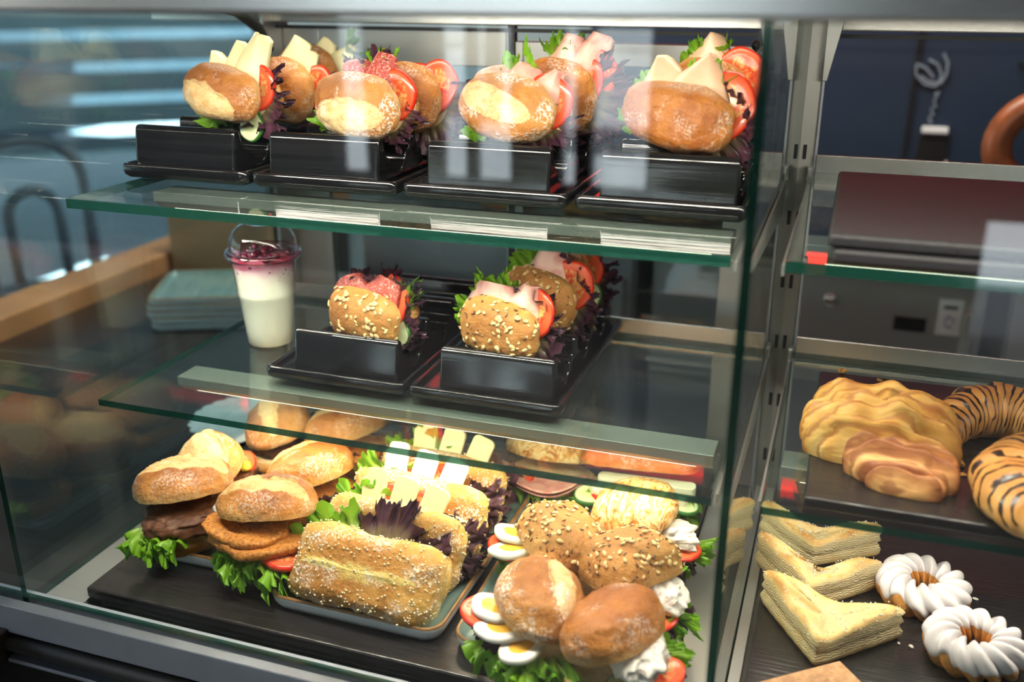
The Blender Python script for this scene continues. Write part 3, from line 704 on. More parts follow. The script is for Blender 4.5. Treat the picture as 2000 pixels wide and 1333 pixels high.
# ------------------------------------------------------------------ roll stands and their trays
def stand(xc, z, wtray, lt_, ls, xoff=0, y0=.962):
    dp = .322; yc = y0 + dp / 2
    pf = [(.006, 0, 0), (.001, .004, 0), (0, .010, 0), (.0006, .0155, 0), (.0025, .0170, 0), (.006, .0165, 0), (.0085, .0145, 0), (.0105, .009, 0), (.014, .0072, 0), (.04, .007, 0)]
    t = dish('stand_tray', wtray, dp, .010, pf, [MT['tray']], None, (xc, yc, z + .0008)); tag(t, lt_, 'tray', 'black trays under the roll stands')
    # side outline: four rounded ridges with U-shaped troughs
    P = []; zb, zt, pit = .0, .0525, .0865
    ys = .022; P.append((ys - .003, zb))
    for k in range(4):
        c = ys + .010 + pit * k
        hw = .0075
        a = [(c - hw + .0005, zt - .006), (c - hw + .002, zt - .0018), (c - hw + .005, zt), (c + hw - .005, zt), (c + hw - .002, zt - .0018), (c + hw - .0005, zt - .006)]
        P += a
        if k < 3:
            c2 = c + pit / 2; r = .020
            P.append((c + hw + .003, zt - .022))
            for q in range(9):
                an = pi + pi * q / 8; P.append((c2 + r * cos(an), .026 + .020 * sin(an)))
            P.append((c + pit - hw - .003, zt - .022))
    P.append((ys + .010 + pit * 3 + .013, zb))
    b = MB(); w_ = .142
    b.prism([(y0 + p, z + .0082 + q) for p, q in P], 'x', xc + xoff - w_ / 2, xc + xoff + w_ / 2)
    o = b.build('roll_stand', MT['holder'], None, .0042, 4); tag(o, ls, 'stand', 'black wavy roll stands')
UP = [(-.747, .178, -.010), (-.5605, .186, -.008), (-.366, .190, -.0015), (-.176, .178, .005)]
LU = ['leftmost on the upper shelf, cheese rolls in it', 'second from the left on the upper shelf, salami rolls in it', 'third from the left on the upper shelf, ham rolls in it', 'rightmost on the upper shelf, turkey rolls in it']
for (xc, wt, xo), l in zip(UP, LU): stand(xc, Z1, wt, 'glossy black rimmed tray ' + l.replace('in it', 'on it'), 'glossy black wavy stand ' + l, xo)
stand(-.564, Z2, .190, 'glossy black rimmed tray on the middle shelf next to the yogurt cup', 'black wavy stand on the middle shelf holding a single salami roll', .008)
stand(-.369, Z2, .190, 'glossy black rimmed tray on the middle shelf, right one of two', 'black wavy stand on the middle shelf filled with three seeded ham rolls', .0095)
# ------------------------------------------------------------------ rolls standing in the black stands
H2 = pi / 2
G1 = 'filled rolls in the upper stands'; G2 = 'seeded rolls in the middle stands'
def up(name, label, px, py, y, L, W, kind, fill, yaw=-.24, lean=.22, spin=0, hb=.030, ht=.034, t=.022, n=2.3, op=.12, dy=.022, **kw):
    fill = [((f[0], f[1], f[2], f[3], f[4] * ((1.15 if name == 'turkey_roll' else 1.2 if name[0] == 's' and name[1] == 'e' else 2.0) if f[2] < 0 else 1.65 if f[4] < .027 else 1.25), f[5] * 1.3) + f[6:]) if f[0] in ('green', 'purple') else f for f in fill]
    fill = [f[:3] + (f[3] - .005,) + f[4:] if f[0] not in ('green', 'purple') else f for f in fill]
    p = ony(px, py, y - .03); p.y = y + dy
    r = (Matrix.Rotation(yaw, 3, 'Z') @ Matrix.Rotation(H2 - lean, 3, 'X') @ Matrix.Rotation(spin, 3, 'Z')).to_euler()
    return sandwich(name, label, 'filled roll', L, W, hb, ht, t, op, kind, n, p, r, fill, **kw)
SL = (.05, .046, .020, 0, -.004)
up('cheese_roll', 'front cheese roll in the leftmost upper stand, pale slash on its crust', 424, 196, 1.030, .124, .070, 'roll',
   [('green', .004, 170, 250, .018, .008, 5), ('purple', .004, -75, 55, .016, .007, 9), ('tomato', .008, .030, .018, .030, .1, .1),
    ('fold_cheese', .012, -.004, .018, .060, .050, .06, .012, .1, .05), ('fold_cheese', .014, -.022, .016, .050, .040, .06, .012, -.1, .45), ('fold_cheese', .007, .012, .022, .055, .060, .40, .018, .1, -.1), ('cucumber', .003, .028, -.028, .020, 0, 0)],
   slash=(-.10, .050, .021, -.006, -.010), seed=1, spin=-.10, group=G1)
up('cheese_roll', 'middle cheese roll in the leftmost upper stand, between two others', 548, 190, 1.115, .100, .080, 'glaze',
   [('purple', .004, -75, 50, .014, .006, 9), ('tomato', .008, .028, .020, .029, .1, 0), ('fold_cheese', .010, -.020, .020, .055, .052, .55, .014, .1, .1), ('fold_cheese', .006, .0, .02, .04, .04, .3, .01, 0, 0)], slash=(.1, .03, .012, .01, -.022), seed=2, spin=-.25, group=G1)
up('cheese_roll', 'rear cheese roll in the leftmost upper stand with lettuce at its top right', 597, 160, 1.200, .110, .084, 'glaze',
   [('green', .004, 20, 75, .024, .010, 4), ('purple', .004, -60, 20, .014, .006, 7), ('tomato', .008, .036, .012, .028, .1, 0), ('fold_cheese', .010, -.010, .022, .045, .036, .5, .012, .1, 0), ('fold_cheese', .007, .016, .022, .05, .042, .12, .012, .3, -.1)], seed=3, spin=-.3, group=G1)
up('salami_roll', 'front salami roll in the second upper stand, lens shaped pale slash', 692, 222, 1.030, .120, .078, 'roll_pale',
   [('green', .004, 150, 215, .024, .010, 5), ('purple', .004, 70, 130, .022, .008, 6), ('purple', .003, -60, 20, .014, .006, 7), ('tomato', .006, .030, .022, .031, .1, .1), ('salami', .010, -.022, .016, .062, .040, .7, .010, .1, .35), ('salami', .011, .006, .022, .054, .046, .35, .012, .1, -.05), ('green', .002, 75, 110, .026, .008, 3)],
   slash=(.16, .050, .020, .002, -.012), seed=4, spin=-.05, group=G1)
up('salami_roll', 'rear salami roll in the second upper stand, half hidden by the front one', 795, 205, 1.115, .100, .084, 'glaze',
   [('purple', .004, -85, 45, .024, .009, 8), ('tomato', .008, .016, .026, .032, .15, .1), ('tomato', .011, -.006, .018, .030, .1, 0)], seed=5, spin=-.25, group=G1)
up('ham_roll', 'front ham roll in the third upper stand, pale and rounded', 990, 228, 1.030, .122, .074, 'roll_pale',
   [('green', .004, 165, 235, .020, .008, 5), ('green', .003, 85, 120, .034, .010, 3), ('tomato', .006, .032, .018, .032, .1, .1), ('ham', .010, -.026, .012, .070, .038, .75, .012, -.1, .5), ('ham', .011, .0, .022, .056, .034, .5, .012, 0, 0), ('ham', .009, .024, .022, .045, .034, .2, .012, .3, -.2), ('purple', .002, -70, 10, .016, .006, 6)],
   slash=(-.18, .048, .016, -.004, .006), seed=6, spin=-.08, group=G1)
up('ham_roll', 'rear ham roll in the third upper stand with two tomato slices', 1085, 205, 1.120, .104, .090, 'glaze',
   [('green', .003, 95, 140, .030, .010, 4), ('purple', .006, -85, 70, .026, .010, 9), ('tomato', .010, .012, .026, .034, .2, .1), ('tomato', .002, .026, .040, .030, .1, .1), ('ham', .008, -.018, .026, .060, .050, .4, .012, .1, .1), ('ham', .005, .006, .034, .060, .052, .4, .012, .2, 0)], seed=7, spin=-.2, dy=.03, group=G1)
up('turkey_roll', 'front turkey roll in the rightmost upper stand, smooth brown crust', 1330, 246, 1.030, .128, .070, 'glaze',
   [('green', .003, 120, 215, .022, .010, 7), ('purple', .002, -70, 70, .028, .011, 9), ('tomato', .006, .034, .024, .036, .12, .1), ('turkey', .010, -.030, .018, .070, .046, .16, .014, 0, .35), ('turkey', .011, .004, .024, .076, .050, .10, .014, .05, -.05), ('green', .004, 60, 100, .030, .008, 3)],
   seed=8, spin=-.14, n=2.6, group=G1)
up('turkey_roll', 'rear turkey roll in the rightmost upper stand, mostly hidden behind the front one', 1385, 208, 1.118, .108, .084, 'glaze',
   [('purple', .004, -85, 70, .028, .011, 9), ('green', .004, 90, 140, .028, .010, 4), ('tomato', .010, .022, .034, .033, .1, .1), ('turkey', .008, -.022, .026, .075, .048, .2, .012, .1, .1)], seed=9, spin=-.15, dy=.03, group=G1)
up('seeded_salami_roll', 'oat topped roll with salami, alone in the middle shelf stand beside the cup', 708, 640, 1.032, .104, .068, 'grain',
   [('purple', .002, 40, 150, .024, .010, 8), ('purple', .002, -50, 45, .022, .009, 6), ('green', .001, 35, 70, .032, .008, 3), ('green', .003, 165, 220, .014, .006, 4), ('tomato', .006, .012, .026, .034, .1, .1), ('tomato', .003, -.034, .020, .022, .1, .1), ('salami', .010, -.034, .010, .065, .040, .75, .010, -.1, .65), ('salami', .011, .000, .024, .060, .034, .6, .012, .15, -.1), ('cucumber', .004, .032, -.012, .022, 0, 0)],
   seed=11, n=3.4, oat=100, spin=-.06, group=G2, ht=.034)
M3 = [('purple', .003, -60, 140, .024, .010, 10), ('green', .001, 95, 205, .026, .010, 8)]
up('seeded_ham_roll', 'front seeded ham roll of the three in the right middle stand', 976, 664, 1.032, .108, .070, 'grain',
   M3 + [('tomato', .006, .024, .028, .033, .12, .1), ('ham', .011, -.028, .022, .075, .030, .8, .016, 0, .1), ('ham', .010, .006, .026, .060, .036, .3, .014, .2, -.1)], seed=12, n=3.2, oat=105, dark=60, spin=-.10, group=G2)
up('seeded_ham_roll', 'second seeded ham roll in the right middle stand', 1056, 606, 1.118, .104, .076, 'grain',
   M3 + [('tomato', .006, .020, .028, .034, .12, .1), ('ham', .010, -.014, .030, .060, .044, .4, .014, .1, .2)], seed=13, n=3.0, oat=105, dark=30, spin=-.2, group=G2)
up('seeded_ham_roll', 'rear seeded ham roll in the right middle stand with cucumber at its side', 1092, 568, 1.204, .106, .080, 'grain',
   M3 + [('tomato', .006, .016, .026, .034, .12, .1), ('ham', .010, -.018, .030, .060, .040, .4, .014, .1, .2), ('cucumber', .010, .034, -.004, .024, .1, .1), ('green', .009, 65, 95, .024, .008, 3)], seed=14, n=3.0, oat=30, dark=30, spin=-.2, group=G2)
# ------------------------------------------------------------------ teal plates
PP = [(.012, .003, 2), (.006, .0, 2), (.0015, .0075, 2), (0, .0165, 2), (.0004, .0185, 1), (.0018, .0193, 1), (.0036, .0185, 1), (.0062, .0120, 0), (.0120, .0075, 0), (.03, .0065, 0)]
def plate(label, x, y, wx, wy, rz, z=ZB + .0006, group='teal plates'):
    o = dish('plate', wx, wy, .022, PP, [MT['plate'], MT['plate_rim'], MT['plate_out']], None, (x, y, z), (0, 0, rz)); return tag(o, label, 'plate', group)
plate('teal rectangular plate under the burger and schnitzel rolls', -.668, .985, .206, .325, .02)
plate('teal rectangular plate under the row of ciabatta rolls', -.456, .944, .212, .325, -.01)
plate('teal rectangular plate under the egg and salad rolls', -.237, .942, .204, .325, .01)
ZP = ZB + .0075                                # floor of a plate
def flat(name, label, cat, ax, zo, L, W, kind, fill, hb=.026, ht=.040, t=.016, n=2.2, op=.24, tx=0, ty=0, zf=ZP, **kw):
    zz = zf + hb + t + zo; a, b = onz(*ax[:2], zz), onz(*ax[2:], zz); p = (a + b) / 2; p.z = zf + hb; yaw = math.degrees(atan2(b.y - a.y, b.x - a.x))
    r = (Matrix.Rotation(radians(yaw), 3, 'Z') @ Matrix.Rotation(tx, 3, 'X') @ Matrix.Rotation(ty, 3, 'Y')).to_euler()
    return sandwich(name, label, cat, L, W, hb, ht, t, op, kind, n, p, r, fill, **kw)
GB = 'rolls on the left teal plate'
flat('burger_roll', 'roll with a dark meat patty and curly lettuce at the left plate end', 'burger', (450, 930, 264, 962), .020, .122, .098, 'roll',
     [('green', .008, 5, 75, .034, .012, 5, .016), ('green', .003, 20, 80, .034, .012, 4, .012), ('patty', .013, .0, .010, .050, .044, .026, (0, 0, 0)), ('salad', .026, -.036, .034, .009, .007, .006), ('mustard', .024, -.044, .024, .008, .007, .006), ('purple', .002, 110, 150, .024, .008, 4, .008)], t=.030, op=.26, slash=(2.95, .054, .024, .0, .006), seed=21, hb=.034, group=GB)
flat('burger_roll', 'pale slashed roll with tomato leaning behind the meat patty roll', 'burger', (395, 838, 470, 945), .024, .118, .090, 'roll',
     [('patty', .010, 0, .004, .046, .040, .018, (0, 0, 0)), ('tomato', .020, .004, .022, .030, .2, 0), ('mustard', .026, .028, .034, .008, .007, .006), ('purple', .004, 40, 140, .018, .007, 8, .006)], t=.022, op=.26, tx=.30, slash=(.12, .052, .026, .0, .006), seed=22, group=GB)
flat('schnitzel_roll', 'front schnitzel roll with a tomato slice and lettuce hanging out', 'schnitzel roll', (620, 980, 425, 985), .020, .118, .092, 'glaze',
     [('green', .003, 45, 118, .036, .013, 6, .020), ('green', .006, 20, 80, .030, .012, 5, .012), ('purple', .003, 105, 150, .026, .009, 6, .012), ('tomato', .007, -.026, .034, .032, -.06, .05, .008), ('schnitzel', .018, .004, .018, .062, .040, .012, (.02, -.02, .1)), ('schnitzel', .029, .022, .012, .050, .038, .011, (.02, -.06, -.2))], t=.034, op=.26, slash=(3.1, .05, .014, .0, .018), seed=23, hb=.034, group=GB)
flat('schnitzel_roll', 'schnitzel roll with a glossy brown top behind the front one', 'schnitzel roll', (684, 885, 530, 950), .020, .122, .096, 'glaze',
     [('schnitzel', .010, .0, .018, .054, .040, .012, (0, 0, 0)), ('cucumber', .004, -.010, .030, .022, 0, 0), ('purple', .016, 70, 120, .020, .008, 5), ('green', .002, 60, 80, .012, .006, 3)], t=.020, op=.26, slash=(2.9, .05, .018, .0, -.026), seed=24, group=GB)
flat('burger_roll', 'roll with one lengthwise pale slash at the back of the left plate', 'burger', (547, 772, 543, 880), .022, .118, .094, 'roll',
     [('tomato', .008, .004, .028, .030, 0, 0), ('purple', .004, 30, 150, .018, .007, 8, .006), ('patty', .012, 0, 0, .045, .038, .014, (0, 0, 0))], t=.020, op=.26, slash=(.05, .056, .014, .0, -.002), seed=25, group=GB)
flat('schnitzel_roll', 'schnitzel roll at the back right corner of the left plate', 'schnitzel roll', (745, 806, 605, 856), .022, .124, .100, 'roll',
     [('schnitzel', .010, .006, .020, .056, .042, .014, (0, 0, 0)), ('purple', .016, 60, 120, .020, .008, 5)], t=.022, op=.26, slash=(2.7, .052, .026, .0, -.004), seed=26, group=GB)
dl = MB(); pts = []
for k in range(96):
    a = 2 * pi * k / 96; q = .088 + .0055 * abs(sin(12 * a)); pts.append((q * cos(a), q * sin(a)))
p = onz(430, 856, ZP); tag(dl.prism(pts, 'z', 0, .0006).build('paper_doily', MT['paper'], None, loc=(p.x - .01, p.y + .09, ZB + .0010)), 'white scalloped paper doily behind the left plate of rolls', 'paper doily')
# ciabatta rolls leaning in a row on the middle plate
GC = 'ciabatta rolls on the middle plate'
def cia(label, px, py, dy, L, W, fill, lean, seed, yaw=0, waist=0, spin=0, ht=.036, grain=420):
    r = (Matrix.Rotation(yaw, 3, 'Z') @ Matrix.Rotation(H2 - lean, 3, 'X') @ Matrix.Rotation(spin, 3, 'Z')).to_euler()
    q = onz(px, py, ZP + .004) + Vector((0, dy, 0)) - (r.to_matrix() @ Vector((0, -W / 2 * .96, .026)))
    q.z += .004
    return sandwich('ciabatta_roll', label, 'ciabatta', L, W, .024, ht, .012, .06, 'ciabatta', 5.5, q, r, fill, GC, (0.02, .07, .006, 0, .002) if seed == 31 else None, seed, 0, 0, grain, .045, .34, .40, waist, .07 if waist else 0)
cia('front ciabatta roll, large and floury, with purple lettuce along its top', 690, 1208, .004, .176, .094, [('purple', .004, 40, 112, .044, .012, 6), ('green', .004, 112, 165, .044, .014, 6), ('green', .003, 165, 215, .014, .006, 4)], .62, 31, 0, .10, -.05, .038, 700)
CH = lambda m, o=0: [('slab', .007 + .003 * k, m, -.046 + .040 * k + o, .052 - .003 * k, .031, .052, .0055, .10, (.1, -.12, -.25)[k], k == 0) for k in range(3)]
TO = [('tomato', .003, -.024, .046, .020, .05, 0), ('tomato', .003, .016, .044, .020, .05, 0)]
cia('second ciabatta roll from the front with three pale yellow cheese slices', 690, 1208, .075, .180, .090, [('purple', .001, -60, 60, .036, .012, 10), ('green', .0, 105, 155, .034, .012, 6)] + CH('cheese') + TO, .56, 32, 0, 0, -.05)
cia('third ciabatta roll from the front with three white cheese slices', 690, 1208, .148, .180, .088, [('purple', .001, -60, 60, .034, .012, 10), ('green', .0, 100, 160, .034, .012, 6)] + CH('mozzarella', -.004) + TO, .54, 33, 0, 0, -.05)
cia('rearmost ciabatta roll with pale cheese slices seen through the shelf glass', 690, 1208, .221, .176, .086, [('purple', .001, -40, 80, .034, .012, 10), ('green', .0, 90, 160, .034, .012, 6)] + CH('cheese', .004), .52, 35, 0, 0, -.05)
m = onz(806, 1222, ZP + .002); tag(blob('bread_crumb', MT['mozzarella'], None, .008, .005, .004, (m.x, m.y, ZP + .003), (0, 0, .3), .5, 260, 3), 'white crumb on the front rim of the ciabatta plate', 'crumb')
# egg and salad rolls
GE = 'rolls on the right teal plate'
flat('egg_roll', 'white flour dusted roll with egg, tomato and lettuce at the front of the right plate', 'filled roll', (1072, 1250, 1025, 1108), .020, .112, .092, 'roll_pale',
     [('green', .004, 80, 170, .036, .013, 7, .018), ('green', .008, 150, 215, .042, .014, 5, .020), ('purple', .008, 60, 110, .024, .009, 5, .006), ('tomato', .022, .018, .046, .031, .05, .05), ('egg', .029, .014, .042, .026, .10, .0, .007), ('egg', .023, -.014, .036, .029, .12, .0, .007), ('egg', .018, -.040, .022, .026, .12, 0, .007)], t=.022, op=.26, slash=(-.05, .040, .014, -.010, -.012), seed=41, group=GE, ht=.046)
flat('salad_roll', 'oval glazed roll with creamy salad, tomato and cucumber at the front right', 'filled roll', (1278, 1180, 1122, 1282), .020, .116, .084, 'glaze',
     [('purple', .002, 30, 160, .036, .013, 9, .016), ('green', .005, 135, 165, .034, .012, 4, .004), ('cucumber', .005, .018, .034, .024, -.1, 0, .007), ('tomato', .010, -.014, .038, .030, -.06, 0), ('salad', .028, -.012, .018, .046, .026, .016)], t=.026, op=.26, seed=42, group=GE, ht=.044)
flat('seeded_egg_roll', 'seeded roll with three egg slices at the left of the right plate', 'filled roll', (1128, 1118, 1058, 992), .022, .116, .092, 'grain',
     [('green', .002, 20, 60, .032, .012, 4, .010), ('purple', .002, 90, 150, .022, .009, 5, .006), ('tomato', .018, .036, .044, .030, .1, 0), ('egg', .028, .044, .040, .026, .2, 0, .007), ('egg', .025, .018, .048, .028, .2, 0, .007), ('egg', .020, -.012, .042, .027, .2, 0, .007)], t=.022, op=.26, seed=43, n=3.2, oat=130, dark=100, group=GE, ht=.044)
flat('seeded_salad_roll', 'square seeded roll with creamy salad and tomato in the middle of the right plate', 'filled roll', (1308, 1074, 1156, 1128), .022, .106, .096, 'grain',
     [('purple', .003, 30, 130, .034, .013, 8, .010), ('green', .006, 85, 125, .042, .012, 4, .004), ('green', .005, 30, 60, .030, .012, 4, .010), ('tomato', .010, .008, .042, .031, -.05, 0), ('salad', .026, -.006, .025, .042, .026, .016)], t=.026, op=.26, seed=44, n=3.6, oat=130, dark=120, group=GE, ht=.044)
flat('cheese_crusted_salad_roll', 'melted cheese crusted roll with creamy salad at the back of the right plate', 'filled roll', (1284, 958, 1206, 1042), .022, .112, .098, 'cheese',
     [('purple', .003, 30, 120, .036, .013, 8, .010), ('green', .005, 60, 130, .046, .012, 6, .004), ('tomato', .012, -.004, .048, .030, -.05, 0), ('salad', .025, -.004, .027, .044, .026, .015)], t=.026, op=.26, seed=45, n=2.4, group=GE, ht=.044)
ZG = ZB + .001
flat('cheese_crusted_ham_roll', 'cheese crusted roll with a hanging ham slice behind the right plate', 'filled roll', (1142, 884, 1014, 862), .020, .130, .094, 'cheese',
     [('green', .003, 40, 150, .026, .012, 7, .012), ('tomato', .006, .040, .034, .026, 0, 0), ('ham', .016, .004, .014, .130, .056, .75, -.012, -.06, 0)], t=.022, op=.26, seed=46, zf=ZG, group='rolls at the back of the base board')
flat('cheese_baguette', 'plain baguette piece with white cheese strips and cucumber behind the right plate', 'baguette sandwich', (1338, 902, 1164, 884), .018, .158, .078, 'glaze',
     [('green', .003, 20, 160, .030, .012, 9, .010), ('cucumber', .008, .060, .036, .022, -.1, .1), ('cucumber', .006, -.062, .034, .020, -.1, .1), ('tomato', .010, .034, .036, .024, -.1, 0), ('slab', .014, 'brie', -.004, .034, .124, .020, .014, -.1, .02, False), ('slab', .028, 'brie', -.012, .028, .126, .020, .012, -.05, -.03, False)], t=.034, op=.26, n=4.5, seed=47, zf=ZG, group='rolls at the back of the base board', ht=.034)
# ------------------------------------------------------------------ yogurt cup
p = onz(530, 668, Z2); p.z = Z2 + .0006
cup = thing('yogurt_cup', 'clear cup of white yogurt with red berry topping and domed lid on the middle shelf', 'yogurt cup', p)
HC = .128
def cr(z): return .0305 + (.0425 - .0305) * z / HC + (.0008 if abs(z - .072) < .0025 else 0)
zs = [0, .003, .02, .045, .068, .0705, .072, .0735, .076, .1, .118, HC]
lathe('cup_body', [(cr(z) + .0006, z) for z in zs], MT['plastic_clear'], cup, 56)
lathe('yogurt', [(.001, .002), (cr(0) - .001, .002)] + [(cr(z) - .0006, z) for z in zs[1:-1]] + [(cr(.121) - .0006, .121), (.02, .1225), (.001, .123)], MT['yogurt'], cup, 56)
lathe('lid_rim', [(.0428, HC - .006), (.0490, HC - .0065), (.0508, HC - .004), (.0508, HC), (.0490, HC + .003), (.0455, HC + .004), (.0440, HC + .002)], MT['plastic_pink'], cup, 56)
lathe('dome_lid', [(.0452, HC + .003), (.0450, HC + .010), (.0430, HC + .020), (.0385, HC + .029), (.031, HC + .0355), (.021, HC + .039), (.016, HC + .0395), (.0152, HC + .038)], MT['plastic_clear'], cup, 56)
rnd = random.Random(3)
for k in range(22):
    a, q = rnd.uniform(0, 6.28), .036 * sqrt(rnd.random()); s = rnd.uniform(.004, .006)
    blob('berry', MT['berry'], cup, s, s, s * .9, (q * cos(a), q * sin(a), .1245 + rnd.uniform(0, .004)), (0, 0, 0), .05, 200, k, 12, 8, 1)
# ------------------------------------------------------------------ pastries in the right bay
def puff_triangle(label, px, py, L, D, h, rz, seed, sag, tilt=(0, 0), zz=0):
    """Sugared turnover: layered triangle whose point faces the customer."""
    nu, V, bk = 96, [], []
    tri = [(-L / 2, D * .42), (0, -D * .58), (L / 2, D * .42)]
    out = []
    for e in range(3):
        a, b = Vector((*tri[e], 0)), Vector((*tri[(e + 1) % 3], 0))
        for k in range(nu // 3):
            s = k / (nu // 3); q = a.lerp(b, s)
            if e == 2: q.y -= sag * sin(pi * s) * D
            c = min(s, 1 - s)
            q *= 1 - .05 * math.exp(-c * 20); out.append(q)
    rings = [(.96, 0, .35), (1.0, .08, .45), (1.02, .2, .1), (.97, .36, 0), (.955, .44, 0), (1.01, .5, .0), (.975, .66, 0), (1.01, .8, .1), (.98, .93, .6), (.92, 1.0, .8), (.8, 1.04, .55), (.6, 1.0, .4), (.35, .93, .35), (.1, .9, .35)]
    for r, z, b in rings:
        for i, q in enumerate(out):
            n1 = pn(Vector((q.x * 35, q.y * 35, seed + z * 4))); n2 = pn(Vector((q.x * 120, q.y * 120, z * 9 + seed)))
            k = r + .025 * n2 * (1 if r > .7 else .3)
            hh = h * (1 + .28 * pn(Vector((q.x * 18, q.y * 18, seed))))
            mid = .30 * math.exp(-((q.x * r) / (L * .14)) ** 2) * (1 if q.y > -.1 * D else .35)
            V.append((q.x * k, q.y * k, hh * (z - (mid + .10 * (1 - r)) * max(0, z - .25)) + .003 * n1 * z)); bk.append(max(0, b + .35 * n1))
    Fc = grid_f(nu, len(rings), True); Fc.append(tuple(range(nu))[::-1]); Fc.append(tuple(range(nu * (len(rings) - 1), nu * len(rings))))
    p = onz(px, py, ZB + h * .6); T = thing('turnover', label, 'turnover', (p.x, p.y, ZB + .0008 + zz), (tilt[0], tilt[1], rz), 'sugared turnovers')
    o = obj('pastry', V, Fc, MT['puff'], T, True, None, {'bake': bk}); o['_n'] = len(V)
    rnd = random.Random(seed); S = MB(); ids = [i for i in range(nu * 8, len(V) - nu) ]
    Vs, Fs = [], []
    for _ in range(330):
        v = o.data.vertices[rnd.choice(ids)]; q = v.co + Vector((rnd.uniform(-1, 1), rnd.uniform(-1, 1), .1)) * .004; s = rnd.uniform(.0005, .0011); b = len(Vs)
        Vs += [tuple(q + Vector(d) * s) for d in ((1, 0, 0), (-1, 0, 0), (0, 1, 0), (0, -1, 0), (0, 0, 1), (0, 0, -1))]
        Fs += [(b + i, b + j, b + k) for i, j, k in ((0, 2, 4), (2, 1, 4), (1, 3, 4), (3, 0, 4), (2, 0, 5), (1, 2, 5), (3, 1, 5), (0, 3, 5))]
    g = obj('sugar_topping', Vs, Fs, MT['sugar'], T); g['kind'] = 'stuff'; return T
puff_triangle('front sugared turnover, largest triangle with its point to the front', 1612, 1212, .158, .095, .040, -.12, 51, .12)
puff_triangle('middle sugared turnover with a deep notch in its back edge', 1590, 1118, .148, .080, .042, -.06, 52, .42)
puff_triangle('rear sugared turnover beneath the shelf edge', 1596, 1048, .152, .060, .040, -.08, 53, .25)
def cruller(label, px, py, seed, rz):
    R, r, nf, nu, nv = .031, .0165, 13, 208, 40
    p = onz(px, py, ZB + .016); T = thing('iced_ring', label, 'iced pastry ring', (p.x, p.y, ZB + .0165), (0, 0, rz), 'iced pastry rings')
    def P(i, j, ex):
        a = 2 * pi * i / nu; b = 2 * pi * j / nv
        k = r * (1 + 0.26 * (abs(cos((a * nf + b * 3) / 2)) * 2 - 1.2) + .05 * pn(Vector((cos(a) * 3, sin(a) * 3, seed)))) + ex
        return ((R + k * cos(b)) * cos(a), (R + k * cos(b)) * sin(a), k * sin(b) * 1.02)
    V = [P(i, j, 0) for j in range(nv + 1) for i in range(nu)]
    obj('dough_ring', V, grid_f(nu, nv + 1, True), MT['cruller'], T)
    V = []; jj = 22
    for q in range(jj + 1):
        for i in range(nu):
            a = 2 * pi * i / nu
            lo = -.02 + .5 * pn(Vector((cos(a) * 2.2, sin(a) * 2.2, seed + 4))) + .22 * cos(a * nf)
            hi = pi * .80 + .2 * pn(Vector((cos(a) * 3, sin(a) * 3, seed + 9)))
            s = q / jj; b = lo + (hi - lo) * s
            V.append(P(i, b / (2 * pi) * nv, .0004 + .0019 * min(1, s * 9, (1 - s) * 9) ** .6))
    obj('icing', V, grid_f(nu, jj + 1, True), MT['icing'], T)
cruller('white iced pastry ring next to the turnovers', 1802, 1150, 1, .2)
cruller('white iced pastry ring nearest the front right corner', 1903, 1262, 2, 1.1)
# cake slab at the lower edge
a = onz(1640, 1291, ZB + .022); b = onz(1475, 1334, ZB + .022)
ck = MB().box(-.16, 0, -.11, 0, 0, .022).build('cake_slice', MT['cake'], None, .002, 3, loc=(a.x, a.y, ZB + .0008), rot=(0, 0, atan2(a.y - b.y, a.x - b.x))); tag(ck, 'flat brown speckled cake slab at the bottom edge of the right bay', 'cake')
# crumbs
rnd = random.Random(5)
for px, py, s, zz, lb in [(1755, 1258, .0022, ZB, 'tiny pale crumb between the front turnover and the iced ring'), (1780, 1265, .003, ZB, 'brown crumb beside the front iced ring'), (1905, 1172, .003, ZB, 'white icing crumb right of the rear iced ring'),
                      (1868, 908, .008, Z2 + .013, 'largest pastry flake between the folded pastry and the croissants'), (1862, 918, .006, Z2 + .013, 'pastry flake just in front of the largest flake'), (1850, 936, .005, Z2 + .013, 'pastry flake nearest the front of the croissant board'), (1880, 930, .004, Z2 + .013, 'round pastry flake right of the others'),
                      (1645, 728, .007, Z2 + .013, 'crumb at the back left of the croissant board'), (1718, 744, .004, Z2 + .013, 'crumb behind the folded cinnamon pastry')]:
    q = onz(px, py, zz); tag(blob('crumb', MT['danish' if zz > -.6 else 'sugar'], None, s, s * .7, s * .35, (q.x, q.y, zz + s * .33), (0, 0, rnd.uniform(0, 3)), .4, 250, px, 16, 10, .9, {'bake': [.4] * 160}), lb, 'crumb')
# folded cinnamon pastry
ZT = Z2 + .0135
p = onz(1722, 822, ZT + .028); T = thing('folded_cinnamon_pastry', 'flat folded cinnamon pastry left of the croissants', 'cinnamon pastry', (p.x, p.y, ZT), (0, 0, -.05))
def loafgrid(name, m, sx, sy, h, fn, n=5, loc=(0, 0, 0), rot=(0, 0, 0), nu=110, nv=44):
    V, bk = [], []
    for j in range(nv):
        an = -.35 + (pi / 2 + .35) * j / (nv - 1); rr = max(0, cos(an)) ** .5; zz = h * (sin(an) * .75 + .25)
        for i in range(nu):
            u = 2 * pi * i / nu; c, s = cos(u), sin(u); k = (abs(c) ** n + abs(s) ** n) ** (-1 / n)
            x, y = k * c * sx * rr, k * s * sy * rr; d, b = fn(x, y, j / (nv - 1))
            V.append((x * (1 + d * 3), y * (1 + d * 1.5), max(0.0, zz) + d * h * 10 * max(0, sin(an)))); bk.append(b)
    return obj(name, V, grid_f(nu, nv, True), m, T, True, None, {'bake': bk}, loc, rot)
